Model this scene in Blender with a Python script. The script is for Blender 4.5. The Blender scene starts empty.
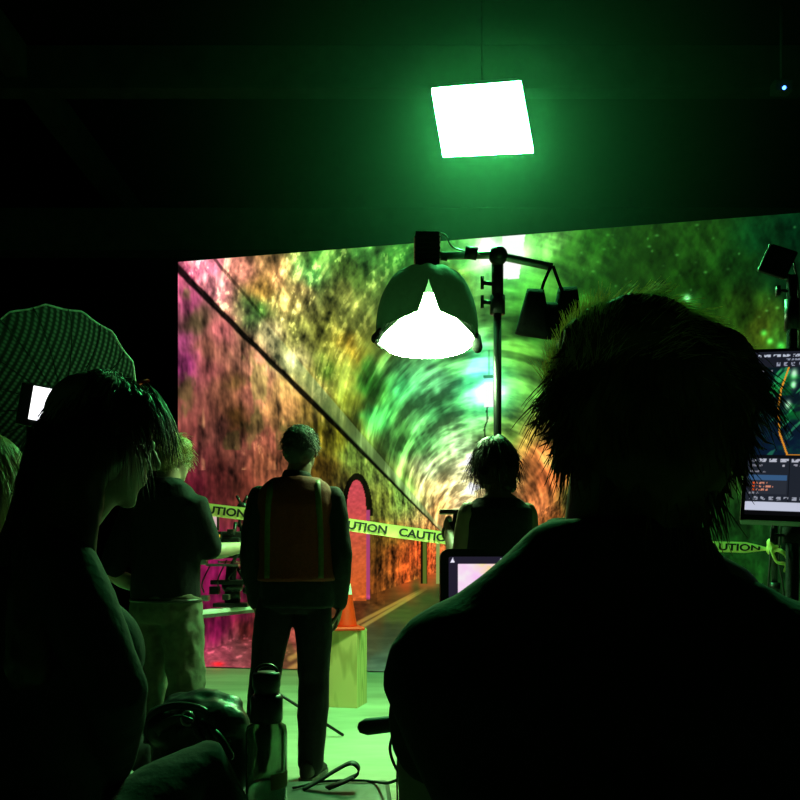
import bpy, bmesh, math, random
import numpy as np
from mathutils import Vector, Matrix, Euler
from mathutils.bvhtree import BVHTree

R = random.Random(7)
S = bpy.context.scene
COL = S.collection
PI = math.pi
V = Vector
CAMZ, F, CX, HY = 1.08, 800.0, 400.0, 564.0      # camera height, focal length (px), centre column, horizon row


def P(px, py, d):
    """point seen at a pixel of the photograph, d metres in front of the camera"""
    return V(((px - CX) / F * d, d, CAMZ - (py - HY) / F * d))


# ------------------------------------------------------------------ camera / view
cd = bpy.data.cameras.new('camera')
cam = bpy.data.objects.new('camera', cd)
COL.objects.link(cam)
cam.location = (0, 0, CAMZ)
cam.rotation_euler = (PI / 2, 0, 0)
cd.sensor_width = 36
cd.lens = 36.0
cd.shift_y = (HY - 400) / 800
cd.clip_start = 0.05
S.camera = cam
S.view_settings.view_transform = 'Standard'
S.view_settings.look = 'None'
S.view_settings.gamma = 1
S.view_settings.exposure = 0.0
S.cycles.use_denoising = True
S.cycles.max_bounces = 6
S.cycles.diffuse_bounces = 3
S.cycles.volume_bounces = 0
S.cycles.sample_clamp_indirect = 4

# ------------------------------------------------------------------ numpy noise
def _hash(i, j, k, seed):
    n = (i.astype(np.int64) * 374761393 + j.astype(np.int64) * 668265263 + k.astype(np.int64) * 2147483647 + seed * 974634777) & 0xFFFFFFFF
    n = ((n ^ (n >> 13)) * 1274126177) & 0xFFFFFFFF
    n = ((n ^ (n >> 16)) * 2246822519) & 0xFFFFFFFF
    return ((n ^ (n >> 15)) & 0xFFFFFF) / float(0xFFFFFF)


def vnoise(x, y, z=None, seed=0):
    x = np.asarray(x, float); y = np.asarray(y, float)
    z = np.zeros_like(x) if z is None else np.asarray(z, float)
    xi, yi, zi = np.floor(x), np.floor(y), np.floor(z)
    fx, fy, fz = x - xi, y - yi, z - zi
    fx, fy, fz = [f * f * (3 - 2 * f) for f in (fx, fy, fz)]
    out = 0
    for a in (0, 1):
        for b in (0, 1):
            for c in (0, 1):
                w = (fx if a else 1 - fx) * (fy if b else 1 - fy) * (fz if c else 1 - fz)
                out = out + w * _hash(xi + a, yi + b, zi + c, seed)
    return out


def fbm(x, y, z=None, oct=4, seed=0, gain=.55):
    t, a, n = 0, 1, 0
    z = np.zeros_like(np.asarray(x, float)) if z is None else z
    for o in range(oct):
        t = t + a * vnoise(np.asarray(x) * 2 ** o + 17.3 * o, np.asarray(y) * 2 ** o + 5.7 * o, np.asarray(z) * 2 ** o, seed + o)
        n += a
        a *= gain
    return t / n


def sstep(a, b, x):
    t = np.clip((x - a) / (b - a), 0, 1)
    return t * t * (3 - 2 * t)


def lin(c):
    c = np.clip(np.asarray(c, float), 0, None)
    return np.where(c <= .04045, c / 12.92, ((c + .055) / 1.055) ** 2.4)


def hexc(r, g, b):
    return tuple(float(v) for v in lin(np.array([r, g, b]) / 255.))


# ------------------------------------------------------------------ materials
def mat(name, col, rough=.7, metal=0, nscale=0, namt=.25, bump=0, trans=0, spec=.5, sheen=0, alpha_trans=0, ior=1.45):
    m = bpy.data.materials.new(name)
    m.use_nodes = True
    nt = m.node_tree
    b = nt.nodes['Principled BSDF']
    b.inputs['Base Color'].default_value = (*col, 1)
    b.inputs['Roughness'].default_value = rough
    b.inputs['Metallic'].default_value = metal
    b.inputs['Specular IOR Level'].default_value = spec
    b.inputs['Sheen Weight'].default_value = sheen
    b.inputs['Transmission Weight'].default_value = alpha_trans
    b.inputs['IOR'].default_value = ior
    if nscale:
        tc = nt.nodes.new('ShaderNodeTexCoord')
        n = nt.nodes.new('ShaderNodeTexNoise')
        n.inputs['Scale'].default_value = nscale
        n.inputs['Detail'].default_value = 5
        nt.links.new(tc.outputs['Object'], n.inputs['Vector'])
        r = nt.nodes.new('ShaderNodeValToRGB')
        r.color_ramp.elements[0].color = (*[c * (1 - namt) for c in col], 1)
        r.color_ramp.elements[1].color = (*[min(1, c * (1 + namt)) for c in col], 1)
        r.color_ramp.elements[0].position = .3
        r.color_ramp.elements[1].position = .7
        nt.links.new(n.outputs['Fac'], r.inputs['Fac'])
        nt.links.new(r.outputs['Color'], b.inputs['Base Color'])
        if bump:
            bp = nt.nodes.new('ShaderNodeBump')
            bp.inputs['Strength'].default_value = bump
            bp.inputs['Distance'].default_value = .01
            nt.links.new(n.outputs['Fac'], bp.inputs['Height'])
            nt.links.new(bp.outputs['Normal'], b.inputs['Normal'])
    if trans:
        tr = nt.nodes.new('ShaderNodeBsdfTranslucent')
        tr.inputs['Color'].default_value = (*col, 1)
        mx = nt.nodes.new('ShaderNodeMixShader')
        mx.inputs['Fac'].default_value = trans
        out = nt.nodes['Material Output']
        nt.links.new(b.outputs[0], mx.inputs[1])
        nt.links.new(tr.outputs[0], mx.inputs[2])
        nt.links.new(mx.outputs[0], out.inputs['Surface'])
    return m


def emit(name, col, strength):
    m = bpy.data.materials.new(name)
    m.use_nodes = True
    nt = m.node_tree
    nt.nodes.remove(nt.nodes['Principled BSDF'])
    e = nt.nodes.new('ShaderNodeEmission')
    e.inputs['Color'].default_value = (*col, 1)
    e.inputs['Strength'].default_value = strength
    nt.links.new(e.outputs[0], nt.nodes['Material Output'].inputs['Surface'])
    return m


def emit_attr(name, sampling='NONE', strength=1.0):
    m = emit(name, (1, 1, 1), strength)
    nt = m.node_tree
    a = nt.nodes.new('ShaderNodeVertexColor')
    a.layer_name = 'picture'
    nt.links.new(a.outputs['Color'], nt.nodes['Emission'].inputs['Color'])
    m.cycles.emission_sampling = sampling
    return m


M = dict(
    black_metal=mat('black_metal', (.02, .02, .022), .35, .6, 30, .2),
    black_plastic=mat('black_plastic', (.018, .018, .018), .4, 0, 40, .2),
    steel=mat('steel', (.35, .36, .36), .3, .9, 25, .15),
    skin=mat('skin', (.20, .125, .09), .55, 0, 18, .12),
    skin_pale=mat('skin_pale', (.42, .29, .22), .5, 0, 18, .1),
    black_cloth=mat('black_cloth', (.012, .012, .014), .9, 0, 40, .3, .3, spec=.15, sheen=.05),
    dark_cloth=mat('dark_cloth', (.010, .012, .014), .85, 0, 40, .3, .3, spec=.2),
    jacket=mat('jacket_cloth', (.008, .013, .013), .8, 0, 35, .3, .3, spec=.2),
    khaki=mat('khaki_cloth', (.14, .14, .10), .85, 0, 30, .2, .3, spec=.2),
    denim=mat('dark_trouser_cloth', (.009, .010, .013), .85, 0, 40, .3, .3, spec=.2),
    vest=mat('orange_mesh_cloth', (.15, .014, .003), .8, 0, 120, .3, .2, trans=.03),
    reflect=mat('reflective_tape', (.07, .09, .02), .5, 0, 60, .2),
    hair_dark=mat('hair_dark', (.035, .022, .014), .45, 0, 60, .3, trans=.3),
    hair_brown=mat('hair_brown', (.18, .11, .05), .6, 0, 60, .3, trans=.5, spec=.1),
    hair_blond=mat('hair_blond', (.45, .33, .15), .45, 0, 60, .25, trans=.35),
    hair_grey=mat('hair_grey', (.06, .06, .055), .5, 0, 60, .3, trans=.25),
    leather=mat('black_leather', (.03, .032, .03), .38, 0, 25, .3, .4),
    rubber=mat('black_rubber', (.012, .012, .012), .6, 0, 30, .2),
    orange=mat('orange_plastic', (.95, .032, .004), .5, 0, 12, .1),
    white=mat('white_plastic', (.8, .8, .78), .4, 0, 12, .05),
    white_metal=mat('pale_metal', (.8, .82, .8), .3, .2, 12, .05),
    eye=mat('eye_white', (.7, .7, .68), .2),
    lips=mat('lip', (.35, .13, .11), .5),
    tape=mat('yellow_tape', (.88, .85, .30), .45, 0, 20, .06, trans=.35),
    tape_ink=mat('black_ink', (.008, .008, .008), .6),
    canvas=mat('black_canvas', (.014, .014, .015), .9, 0, 80, .3, .3, spec=.12),
    sandbag=mat('sandbag_cloth', (.005, .005, .0055), .95, 0, 60, .3, .3, spec=.05),
    glow_light=emit('lamp_diffuser_glow', (.10, 1, .24), 230),
    glow_dome=emit('dome_diffuser_glow', (.46, 1, .36), 118),
    glow_white=emit('monitor_white_glow', (.95, .97, 1), 2.2),
    led_blue=emit('blue_indicator', (.05, .2, 1), 9),
    led_white=emit('white_icon_glow', (.9, .85, 1), 1.3),
)


def wood_mat():
    m = mat('raw_pine', (.62, .45, .2), .65)
    nt = m.node_tree
    b = nt.nodes['Principled BSDF']
    tc = nt.nodes.new('ShaderNodeTexCoord')
    mp = nt.nodes.new('ShaderNodeMapping')
    mp.inputs['Scale'].default_value = (3.2, 3.2, .55)
    w = nt.nodes.new('ShaderNodeTexWave')
    w.wave_type = 'RINGS'
    w.inputs['Scale'].default_value = 2.6
    w.inputs['Distortion'].default_value = 5
    w.inputs['Detail'].default_value = 2
    w.inputs['Detail Scale'].default_value = 1.2
    r = nt.nodes.new('ShaderNodeValToRGB')
    r.color_ramp.elements[0].color = (.46, .34, .13, 1)
    r.color_ramp.elements[1].color = (.66, .50, .22, 1)
    r.color_ramp.elements[1].position = .5
    nt.links.new(tc.outputs['Object'], mp.inputs['Vector'])
    nt.links.new(mp.outputs[0], w.inputs['Vector'])
    nt.links.new(w.outputs['Fac'], r.inputs['Fac'])
    nt.links.new(r.outputs[0], b.inputs['Base Color'])
    return m


def floor_mat():
    m = mat('painted_concrete', (.42, .43, .40), .5)
    nt = m.node_tree
    b = nt.nodes['Principled BSDF']
    tc = nt.nodes.new('ShaderNodeTexCoord')
    mp = nt.nodes.new('ShaderNodeMapping')
    mp.inputs['Scale'].default_value = (.5, 1.6, 1)
    mp.inputs['Rotation'].default_value = (0, 0, .12)
    n = nt.nodes.new('ShaderNodeTexNoise')
    n.inputs['Scale'].default_value = 1.6
    n.inputs['Detail'].default_value = 8
    n.inputs['Roughness'].default_value = .6
    r = nt.nodes.new('ShaderNodeValToRGB')
    r.color_ramp.elements[0].color = (.33, .34, .25, 1)
    r.color_ramp.elements[1].color = (.55, .56, .44, 1)
    r.color_ramp.elements[0].position = .35
    r.color_ramp.elements[1].position = .65
    nt.links.new(tc.outputs['Object'], mp.inputs['Vector'])
    nt.links.new(mp.outputs[0], n.inputs['Vector'])
    nt.links.new(n.outputs['Fac'], r.inputs['Fac'])
    nt.links.new(r.outputs[0], b.inputs['Base Color'])
    return m


M['wood'] = wood_mat()
M['floor'] = floor_mat()
M['drape'] = mat('black_drape', (.0015, .0017, .0016), 1, 0, 6, .3, .2, spec=0)
M['ceil'] = mat('dark_ceiling', (.0015, .0016, .0016), 1, 0, 4, .3, spec=0)
M['beam'] = mat('dark_beam', (.009, .010, .0095), 1, 0, 6, .3, spec=0)


# ------------------------------------------------------------------ object helpers
def empty(name, loc=(0, 0, 0), rz=0):
    o = bpy.data.objects.new(name, None)
    COL.objects.link(o)
    o.location = loc
    o.rotation_euler = (0, 0, rz)
    o.empty_display_size = .1
    return o


def tag(o, label, cat, group=None):
    o['label'] = label
    o['category'] = cat
    if group:
        o['group'] = group
    return o


def obj(name, bm, m, parent=None, smooth=True, bevel=0):
    me = bpy.data.meshes.new(name)
    if isinstance(bm, bmesh.types.BMesh):
        bmesh.ops.recalc_face_normals(bm, faces=bm.faces)
        bm.to_mesh(me)
        bm.free()
    else:
        me = bm
        me.name = name
    me.materials.clear()
    for x in (m if isinstance(m, (list, tuple)) else [m]):
        me.materials.append(x)
    me.polygons.foreach_set('use_smooth', [smooth] * len(me.polygons))
    o = bpy.data.objects.new(name, me)
    COL.objects.link(o)
    if parent:
        o.parent = parent
    if bevel:
        md = o.modifiers.new('bevel', 'BEVEL')
        md.width = bevel
        md.segments = 2
        md.limit_method = 'ANGLE'
    return o


def struct(name, bm, m, **k):
    o = obj(name, bm, m, **k)
    o['kind'] = 'structure'
    return o


def B():
    return bmesh.new()


def box(bm, c, size, rot=None):
    ret = bmesh.ops.create_cube(bm, size=1)
    mx = Matrix.Translation(V(c)) @ (rot.to_4x4() if rot else Matrix()) @ Matrix.Diagonal((*size, 1))
    bmesh.ops.transform(bm, matrix=mx, verts=ret['verts'])
    return bm


def ell(bm, c, r, rot=None, seg=20):
    ret = bmesh.ops.create_uvsphere(bm, u_segments=seg, v_segments=max(8, seg * 2 // 3), radius=1)
    if not hasattr(r, '__len__'):
        r = (r, r, r)
    mx = Matrix.Translation(V(c)) @ (rot.to_4x4() if rot else Matrix()) @ Matrix.Diagonal((*r, 1))
    bmesh.ops.transform(bm, matrix=mx, verts=ret['verts'])
    return bm


def rings(bm, rs, seg=20, cap=True):
    """loft through (centre, u axis, v axis) ellipses"""
    vs = []
    for c, u, v in rs:
        vs.append([bm.verts.new(V(c) + V(u) * math.cos(a) + V(v) * math.sin(a)) for a in [2 * PI * k / seg for k in range(seg)]])
    for a, b in zip(vs, vs[1:]):
        for k in range(seg):
            bm.faces.new((a[k], a[(k + 1) % seg], b[(k + 1) % seg], b[k]))
    if cap:
        for ring in (vs[0], vs[-1]):
            c = bm.verts.new(sum((x.co for x in ring), V()) / seg)
            for k in range(seg):
                bm.faces.new((ring[k], ring[(k + 1) % seg], c))
    return bm


def tube(bm, pts, r, seg=10, cap=True, round_=False):
    pts = [V(p) for p in pts]
    rr = r if hasattr(r, '__len__') else [r] * len(pts)
    if round_:
        t0 = (pts[0] - pts[1]).normalized()
        t1 = (pts[-1] - pts[-2]).normalized()
        p0, p1, r0, r1 = pts[0], pts[-1], rr[0], rr[-1]
        pts = [p0 + t0 * r0 * .95, p0 + t0 * r0 * .7] + pts + [p1 + t1 * r1 * .7, p1 + t1 * r1 * .95]
        rr = [r0 * .3, r0 * .71] + list(rr) + [r1 * .71, r1 * .3]
    n = len(pts)
    tg = [(pts[min(i + 1, n - 1)] - pts[max(i - 1, 0)]).normalized() for i in range(n)]
    ref = V((0, 0, 1)) if abs(tg[0].z) < .9 else V((1, 0, 0))
    u = (ref - tg[0] * ref.dot(tg[0])).normalized()
    out = []
    for p, t, q in zip(pts, tg, rr):
        u = (u - t * u.dot(t)).normalized()
        out.append((p, u * q, t.cross(u) * q))
    return rings(bm, out, seg, cap)


def spin(bm, prof, c=(0, 0, 0), seg=32, rot=None, arc=None):
    """lathe a (radius, z) profile round z"""
    c = V(c)
    rows = []
    n = seg + (1 if arc else 0)
    for r, z in prof:
        row = []
        for k in range(n):
            a = arc[0] + (arc[1] - arc[0]) * k / seg if arc else 2 * PI * k / seg
            p = V((r * math.cos(a), r * math.sin(a), z))
            row.append(bm.verts.new(c + (rot @ p if rot else p)))
        rows.append(row)
    for a, b in zip(rows, rows[1:]):
        for k in range(n if not arc else n - 1):
            try:
                bm.faces.new((a[k], a[(k + 1) % n], b[(k + 1) % n], b[k]))
            except ValueError:
                pass
    bmesh.ops.remove_doubles(bm, verts=bm.verts, dist=1e-6)
    return bm


def ribbon(bm, pts, width_dirs, w, thick=.002):
    """flat strap along pts, widened along width_dirs"""
    pts = [V(p) for p in pts]
    n = len(pts)
    rows = []
    for i, p in enumerate(pts):
        t = (pts[min(i + 1, n - 1)] - pts[max(i - 1, 0)]).normalized()
        d = V(width_dirs[i] if isinstance(width_dirs, list) else width_dirs)
        d = (d - t * d.dot(t)).normalized()
        nn = t.cross(d)
        rows.append([bm.verts.new(p + d * sx * w / 2 + nn * sy * thick / 2) for sx, sy in ((-1, -1), (1, -1), (1, 1), (-1, 1))])
    for a, b in zip(rows, rows[1:]):
        for k in range(4):
            bm.faces.new((a[k], a[(k + 1) % 4], b[(k + 1) % 4], b[k]))
    bm.faces.new(rows[0])
    bm.faces.new(rows[-1][::-1])
    return bm


def catmull(pts, n=8):
    pts = [V(p) for p in pts]
    q = [pts[0] * 2 - pts[1]] + pts + [pts[-1] * 2 - pts[-2]]
    out = []
    for i in range(1, len(q) - 2):
        for k in range(n):
            t = k / n
            a, b, c, d = q[i - 1], q[i], q[i + 1], q[i + 2]
            out.append(.5 * ((2 * b) + (c - a) * t + (2 * a - 5 * b + 4 * c - d) * t * t + (3 * b - a - 3 * c + d) * t ** 3))
    out.append(pts[-1])
    return out


def remesh(bm, voxel, smooth=4, wrinkle=0, wscale=9, seed=1):
    """fuse the overlapping closed shapes of bm into one continuous skin"""
    bmesh.ops.recalc_face_normals(bm, faces=bm.faces)
    me = bpy.data.meshes.new('tmp')
    bm.to_mesh(me)
    bm.free()
    o = bpy.data.objects.new('tmp', me)
    COL.objects.link(o)
    r = o.modifiers.new('r', 'REMESH')
    r.mode = 'VOXEL'
    r.voxel_size = voxel
    if smooth:
        s = o.modifiers.new('s', 'SMOOTH')
        s.factor = .5
        s.iterations = smooth
    dg = bpy.context.evaluated_depsgraph_get()
    dg.update()
    res = bpy.data.meshes.new_from_object(o.evaluated_get(dg))
    bpy.data.objects.remove(o)
    bpy.data.meshes.remove(me)
    if wrinkle:
        n = len(res.vertices)
        co = np.empty(n * 3); res.vertices.foreach_get('co', co)
        no = np.empty(n * 3); res.vertices.foreach_get('normal', no)
        co = co.reshape(-1, 3); no = no.reshape(-1, 3)
        q = co * wscale
        f = fbm(q[:, 0] + 40, q[:, 1] + 40, q[:, 2] * .7 + 40, 3, seed) - .5
        f = f + .6 * (1 - 2 * np.abs(fbm(q[:, 0] * 1.3 + 9, q[:, 1] * 1.3, q[:, 2] * .9, 2, seed + 5) - .5) - .75)
        co += no * (f * wrinkle * 2)[:, None]
        res.vertices.foreach_set('co', co.reshape(-1))
        res.update()
    return res


def display(name, c00, c10, c01, nx, ny, paint, m, parent=None):
    """flat lit screen: a picture computed per grid point, stored as a colour attribute"""
    c00, c10, c01 = [np.array(c, float) for c in (c00, c10, c01)]
    s, t = np.meshgrid(np.linspace(0, 1, nx + 1), np.linspace(0, 1, ny + 1))
    pts = c00 + s[..., None] * (c10 - c00) + t[..., None] * (c01 - c00)
    pts = pts.reshape(-1, 3)
    idx = np.arange((nx + 1) * (ny + 1)).reshape(ny + 1, nx + 1)
    quads = np.stack([idx[:-1, :-1], idx[:-1, 1:], idx[1:, 1:], idx[1:, :-1]], -1).reshape(-1, 4)
    me = bpy.data.meshes.new(name)
    me.vertices.add(len(pts)); me.vertices.foreach_set('co', pts.reshape(-1))
    me.loops.add(quads.size); me.loops.foreach_set('vertex_index', quads.reshape(-1))
    me.polygons.add(len(quads)); me.polygons.foreach_set('loop_start', np.arange(len(quads)) * 4)
    me.update(calc_edges=True)
    rgb = paint(s.reshape(-1), t.reshape(-1), pts)
    a = me.color_attributes.new('picture', 'FLOAT_COLOR', 'POINT')
    a.data.foreach_set('color', np.concatenate([rgb, np.ones((len(rgb), 1))], 1).astype(np.float32).reshape(-1))
    return obj(name, me, m, parent, smooth=False)


def pix(pts):
    d = pts[:, 1]
    return CX + pts[:, 0] / d * F, HY - (pts[:, 2] - CAMZ) / d * F



# ================================================================== the studio
bm = B(); box(bm, (0.5, 4, -.05), (17, 18, .1)); struct('floor', bm, M['floor'], smooth=False)
bm = B(); box(bm, (0.5, 4, 6.05), (17, 18, .1)); struct('ceiling', bm, M['ceil'], smooth=False)
bm = B(); box(bm, (0.5, 12.05, 3), (15.8, .1, 5.98)); struct('wall_back', bm, M['drape'], smooth=False)
bm = B(); box(bm, (0.5, -3.95, 3), (15.8, .1, 5.98)); struct('wall_front', bm, M['drape'], smooth=False)
bm = B(); box(bm, (-7.45, 4, 3), (.1, 16, 5.98)); struct('wall_left', bm, M['drape'], smooth=False)
bm = B(); box(bm, (8.45, 4, 3), (.1, 16, 5.98)); struct('wall_right', bm, M['drape'], smooth=False)
# dark beams and a fascia over the screen
bm = B(); box(bm, (.5, 9.6, 5.05), (15.7, .25, .5)); struct('trim_1', bm, M['beam'], smooth=False)
bm = B(); box(bm, (.5, 7.6, 5.75), (15.7, .18, .4)); struct('trim_2', bm, M['beam'], smooth=False)
bm = B(); box(bm, (-3.6, 4, 5.8), (.2, 15.8, .3)); struct('trim_3', bm, M['beam'], smooth=False)
bm = B(); box(bm, (3.1, 9.42, 4.72), (1.0, .06, .62)); struct('trim_4', bm, M['beam'], smooth=False)


# ------------------------------------------------------------------ the LED wall and the tunnel picture on it
CP = [  # what the screen shows: position in the photograph, colour
 (185,275,205,95,125),(185,300,175,80,118),(182,345,175,78,125),(180,372,170,65,125),(196,322,95,85,55),(215,290,215,130,135),(205,265,225,125,150),
 (235,275,200,130,110),(225,330,200,110,110),(210,350,140,90,70),(213,378,150,80,80),(235,385,100,80,40),(253,360,225,150,120),(250,390,190,115,95),
 (255,312,70,130,50),(258,285,190,150,70),(275,270,190,140,90),(268,332,225,205,140),(290,355,235,225,150),(285,300,180,160,90),(300,280,180,145,90),
 (308,272,80,170,80),(320,255,65,130,50),(320,330,145,150,60),(300,330,160,165,80),(325,370,65,110,30),(285,390,200,160,95),(310,385,170,160,80),
 (185,400,120,70,60),(195,430,115,60,55),(188,460,105,35,50),(188,490,92,25,40),(220,490,95,40,38),(215,430,130,75,65),(235,420,85,60,25),(245,440,140,75,65),
 (270,440,165,95,75),(275,460,150,88,60),(240,480,105,52,40),(285,410,190,140,85),(300,410,125,105,45),(245,397,165,100,82),(325,440,100,90,22),(322,470,92,70,22),
 (335,360,180,180,75),(350,350,150,120,32),(345,380,145,155,60),(370,380,50,125,40),(375,410,65,175,80),(400,390,85,215,120),(420,380,120,235,145),(440,372,120,215,140),
 (452,362,80,155,80),(478,375,90,230,150),(470,405,85,170,85),(440,410,85,180,100),(420,430,110,205,110),(400,440,95,180,80),(450,430,140,220,130),(460,455,205,255,185),
 (440,470,225,250,180),(430,490,250,230,145),(450,490,250,225,150),(465,480,255,250,205),(440,510,255,185,105),(445,545,230,130,70),(430,555,225,90,40),(470,510,255,240,190),
 (350,400,120,130,40),(340,430,100,100,25),(360,450,110,145,60),(400,490,130,185,80),(380,500,120,130,50),(390,540,130,100,35),(400,560,165,85,35),(380,560,110,70,25),
 (375,590,110,60,22),(410,572,195,85,35),(520,360,80,140,50),(530,400,90,150,60),(510,425,100,140,55),(530,440,150,130,60),(535,460,215,130,70),(545,480,200,110,60),
 (535,510,225,135,78),(550,525,150,90,40),(552,420,60,95,28),(560,370,50,100,30),(545,240,120,195,90),(562,260,52,110,32),(600,240,45,108,26),(650,250,36,85,20),
 (700,240,40,100,25),(740,260,28,90,25),(762,240,12,75,32),(795,230,6,68,32),(782,270,10,60,26),(700,290,30,85,17),(740,320,48,100,22),(760,335,100,130,30),
 (778,342,70,145,42),(680,300,40,108,22),(640,290,38,90,22),(600,290,40,100,24),(720,530,20,60,20),(735,560,20,70,20),(790,550,15,55,20),(715,570,16,48,16),(720,400,45,85,22),(640,400,60,110,30),(640,500,40,80,25),(572,460,62,85,28),(590,430,55,85,28),(560,540,90,62,30),(600,520,42,72,26),(480,610,65,84,42),(530,610,64,84,42),(450,640,78,105,65),(450,600,60,82,36),(575,500,70,75,30),(600,560,60,70,30),
 (400,258,62,135,50),(360,255,75,140,60),(450,250,70,155,65),(482,258,140,225,125),(522,290,60,130,42),(540,322,42,108,32),(440,290,110,140,45),(340,300,150,160,75),(345,270,110,150,60),
 (425,600,60,85,35),(400,615,72,98,40),(385,640,65,82,50),(375,657,80,118,85),(385,668,92,140,100),(365,640,80,90,55),(500,640,70,95,55),(600,660,80,110,70),(750,660,40,80,40),
 (358,606,105,55,28),(340,628,95,65,35),(350,650,95,95,60),(215,628,140,24,80),(230,622,150,30,84),(215,656,188,85,100),(235,652,170,95,95),(242,637,110,40,35),(290,640,185,90,80),(288,650,90,75,40),
 (215,560,128,24,78),(235,580,128,25,76),(205,590,125,24,74),(250,570,150,45,70),(270,620,150,70,60),(300,560,140,60,40),(320,520,120,70,30),(190,600,120,24,70),(190,640,170,60,95),(150,600,150,30,90),
]
CP = np.array(CP, float)


def seg_dist(x, y, x0, y0, x1, y1):
    dx, dy = x1 - x0, y1 - y0
    t = np.clip(((x - x0) * dx + (y - y0) * dy) / (dx * dx + dy * dy), 0, 1)
    return np.hypot(x - x0 - t * dx, y - y0 - t * dy)


def paint_tunnel(s_, t_, pts):
    x, y = pix(pts)
    # warp the lookup a little so the colour patches get ragged edges
    wx = x + 26 * (fbm(x / 26, y / 34, seed=3) - .5)
    wy = y + 34 * (fbm(x / 24, y / 40, seed=9) - .5)
    num = np.zeros((len(x), 3)); den = np.zeros(len(x))
    for cx, cy, r, g, b in CP:
        w = 1. / (((wx - cx) ** 2 + (wy - cy) ** 2 + 90) ** 1.75)
        num += w[:, None] * np.array([r, g, b]); den += w
    rgb = num / den[:, None] / 255.
    rgb = np.clip(rgb, 0, 1) ** 1.10
    # unroll the tunnel: a = pixel offset from the vanishing point, s = scale of the cross-section there
    VX, VY = 470., 561.
    a, b = x - VX, y - VY
    LY, XC, RV, XR, FY = -1.0, .222, 1.222, 1.444, .34
    A = a * a + b * b + 1e-6
    Bq = 2 * (-XC * a - LY * b)
    Cq = XC * XC + LY * LY - RV * RV
    q = (-Bq + np.sqrt(np.maximum(Bq * Bq - 4 * A * Cq, 0))) / (2 * A)
    sv = 1 / np.maximum(q, 1e-6)
    sl, sr, sf = np.maximum(-a, 1e-3), np.maximum(a / XR, 1e-3), np.maximum(b / FY, 1e-3)
    left = (a < 0) & (b / sl > LY) & (b / sl < FY)
    right = (a > 0) & (b / sr > LY) & (b / sr < FY)
    floor = (b > 0) & ~left & ~right
    vault = ~(left | right | floor)
    s = np.where(left, sl, np.where(right, sr, np.where(floor, sf, sv)))
    s = np.maximum(s, 6)
    w = np.log(s)
    u = np.where(left | right, b / s, np.where(floor, a / s, 0))
    ang = np.arctan2(a / s - XC, -(b / s - LY))
    T = np.ones(len(x))
    # side walls: vertical runs of damp plus masonry blotches
    run = fbm(w * 26, u * 2.2, seed=21, oct=4)
    blo = fbm(w * 15, u * 9, seed=31, oct=5)
    brick = fbm(w * 55, u * 40, seed=41, oct=2)
    fine = fbm(w * 60 + 5, u * 16, seed=43, oct=3)
    wall_t = 1 + 1.3 * (run - .5) + 1.25 * (blo - .5) + .5 * (brick - .5) + .9 * (fine - .5)
    hi = sstep(.60, .74, fbm(w * 22 + 3, u * 2.6 + 7, seed=51, oct=3)) * sstep(.45, .6, blo) * (1 - .8 * sstep(450, 520, y))
    # vault: courses that follow the arch
    near = sstep(95, 190, s)
    arc = fbm(ang * 2.6 + .6 * blo, 420. / s + w * 22, seed=61, oct=4)
    arc2 = fbm(ang * 5, 1500. / s + w * 24, seed=71, oct=3)
    drip = fbm(ang * 3.2, w * 34, seed=81, oct=4)
    blo2 = fbm(ang * 15, w * 15, seed=91, oct=5)
    vault_t = 1 + (1 - near) * np.maximum(2.4 * (arc - .5) + 1.7 * (arc2 - .5), -.5) + near * (1.3 * (drip - .5) + 1.5 * (blo2 - .5)) + .3 * (blo2 - .5)
    crisp = fbm(x / 4.2, y / 6.5, seed=45, oct=3)
    vault_t = vault_t + 1.0 * near * (crisp - .5)
    rs = sstep(560, 640, x)
    fl_t = 1 + .5 * (fbm(x / 30, y / 5, seed=15) - .5)
    T = np.where(left | right, wall_t, np.where(vault, vault_t * (1 - .35 * rs) + .35 * rs, fl_t))
    rgb = rgb * np.clip(T, .15, 2.2)[:, None]
    leftish = left | ((a < 0) & vault)
    hv = np.where(left, hi, near * sstep(.58, .72, drip) * sstep(.42, .6, blo2)) * leftish * (y < 470)
    rgb += hv[:, None] * np.array([.36, .30, .18]) * sstep(560, 250, x + y * 0)[:, None]
    hv3 = near * vault * leftish * sstep(.60, .68, crisp) * sstep(.48, .62, drip) * (y < 420)
    rgb += hv3[:, None] * np.array([.30, .29, .16])
    hv2 = (1 - near) * vault * sstep(.56, .70, arc) * sstep(540, 480, x)
    rgb += hv2[:, None] * np.array([.12, .17, .10])
    # pale specks on the dark right-hand vault
    rgb *= (1 - .26 * rs * sstep(420, 380, y))[:, None]
    for k in range(46):
        cx, cy = 575 + 225 * R.random(), 222 + 110 * R.random()
        rgb += ((.10 + .22 * R.random()) * np.exp(-(((x - cx) / (1 + R.random())) ** 2 + ((y - cy) / 1.2) ** 2)))[:, None] * np.array([.5, 1., .5])
    # green patches on the pink wall
    gp = sstep(.57, .68, fbm(x / 26, y / 44, seed=23)) * left * (x < 330) * (y < 450) * .5
    rgb = rgb * (1 - gp[:, None]) + gp[:, None] * rgb.mean(1)[:, None] * np.array([.85, .95, .42])
    # the long ledge and the band above it
    rr = np.where(a < -18, b / np.minimum(a, -1), 0)
    jit = .012 * (fbm(x / 14, y / 14, seed=27) - .5)
    led = sstep(.978, .99, rr + jit) * (1 - sstep(1.011 + .02 * sstep(220, 120, -a), 1.023 + .025 * sstep(220, 120, -a), rr + jit)) * (a < -25)
    rgb *= (1 - (.78 + .2 * brick) * led)[:, None]
    band = sstep(1.02, 1.04, rr) * (1 - sstep(1.165, 1.175, rr)) * (a < -25) * sstep(420, 300, -a + 0 * x)
    bandf = band * sstep(230, 140, -a)
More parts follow.
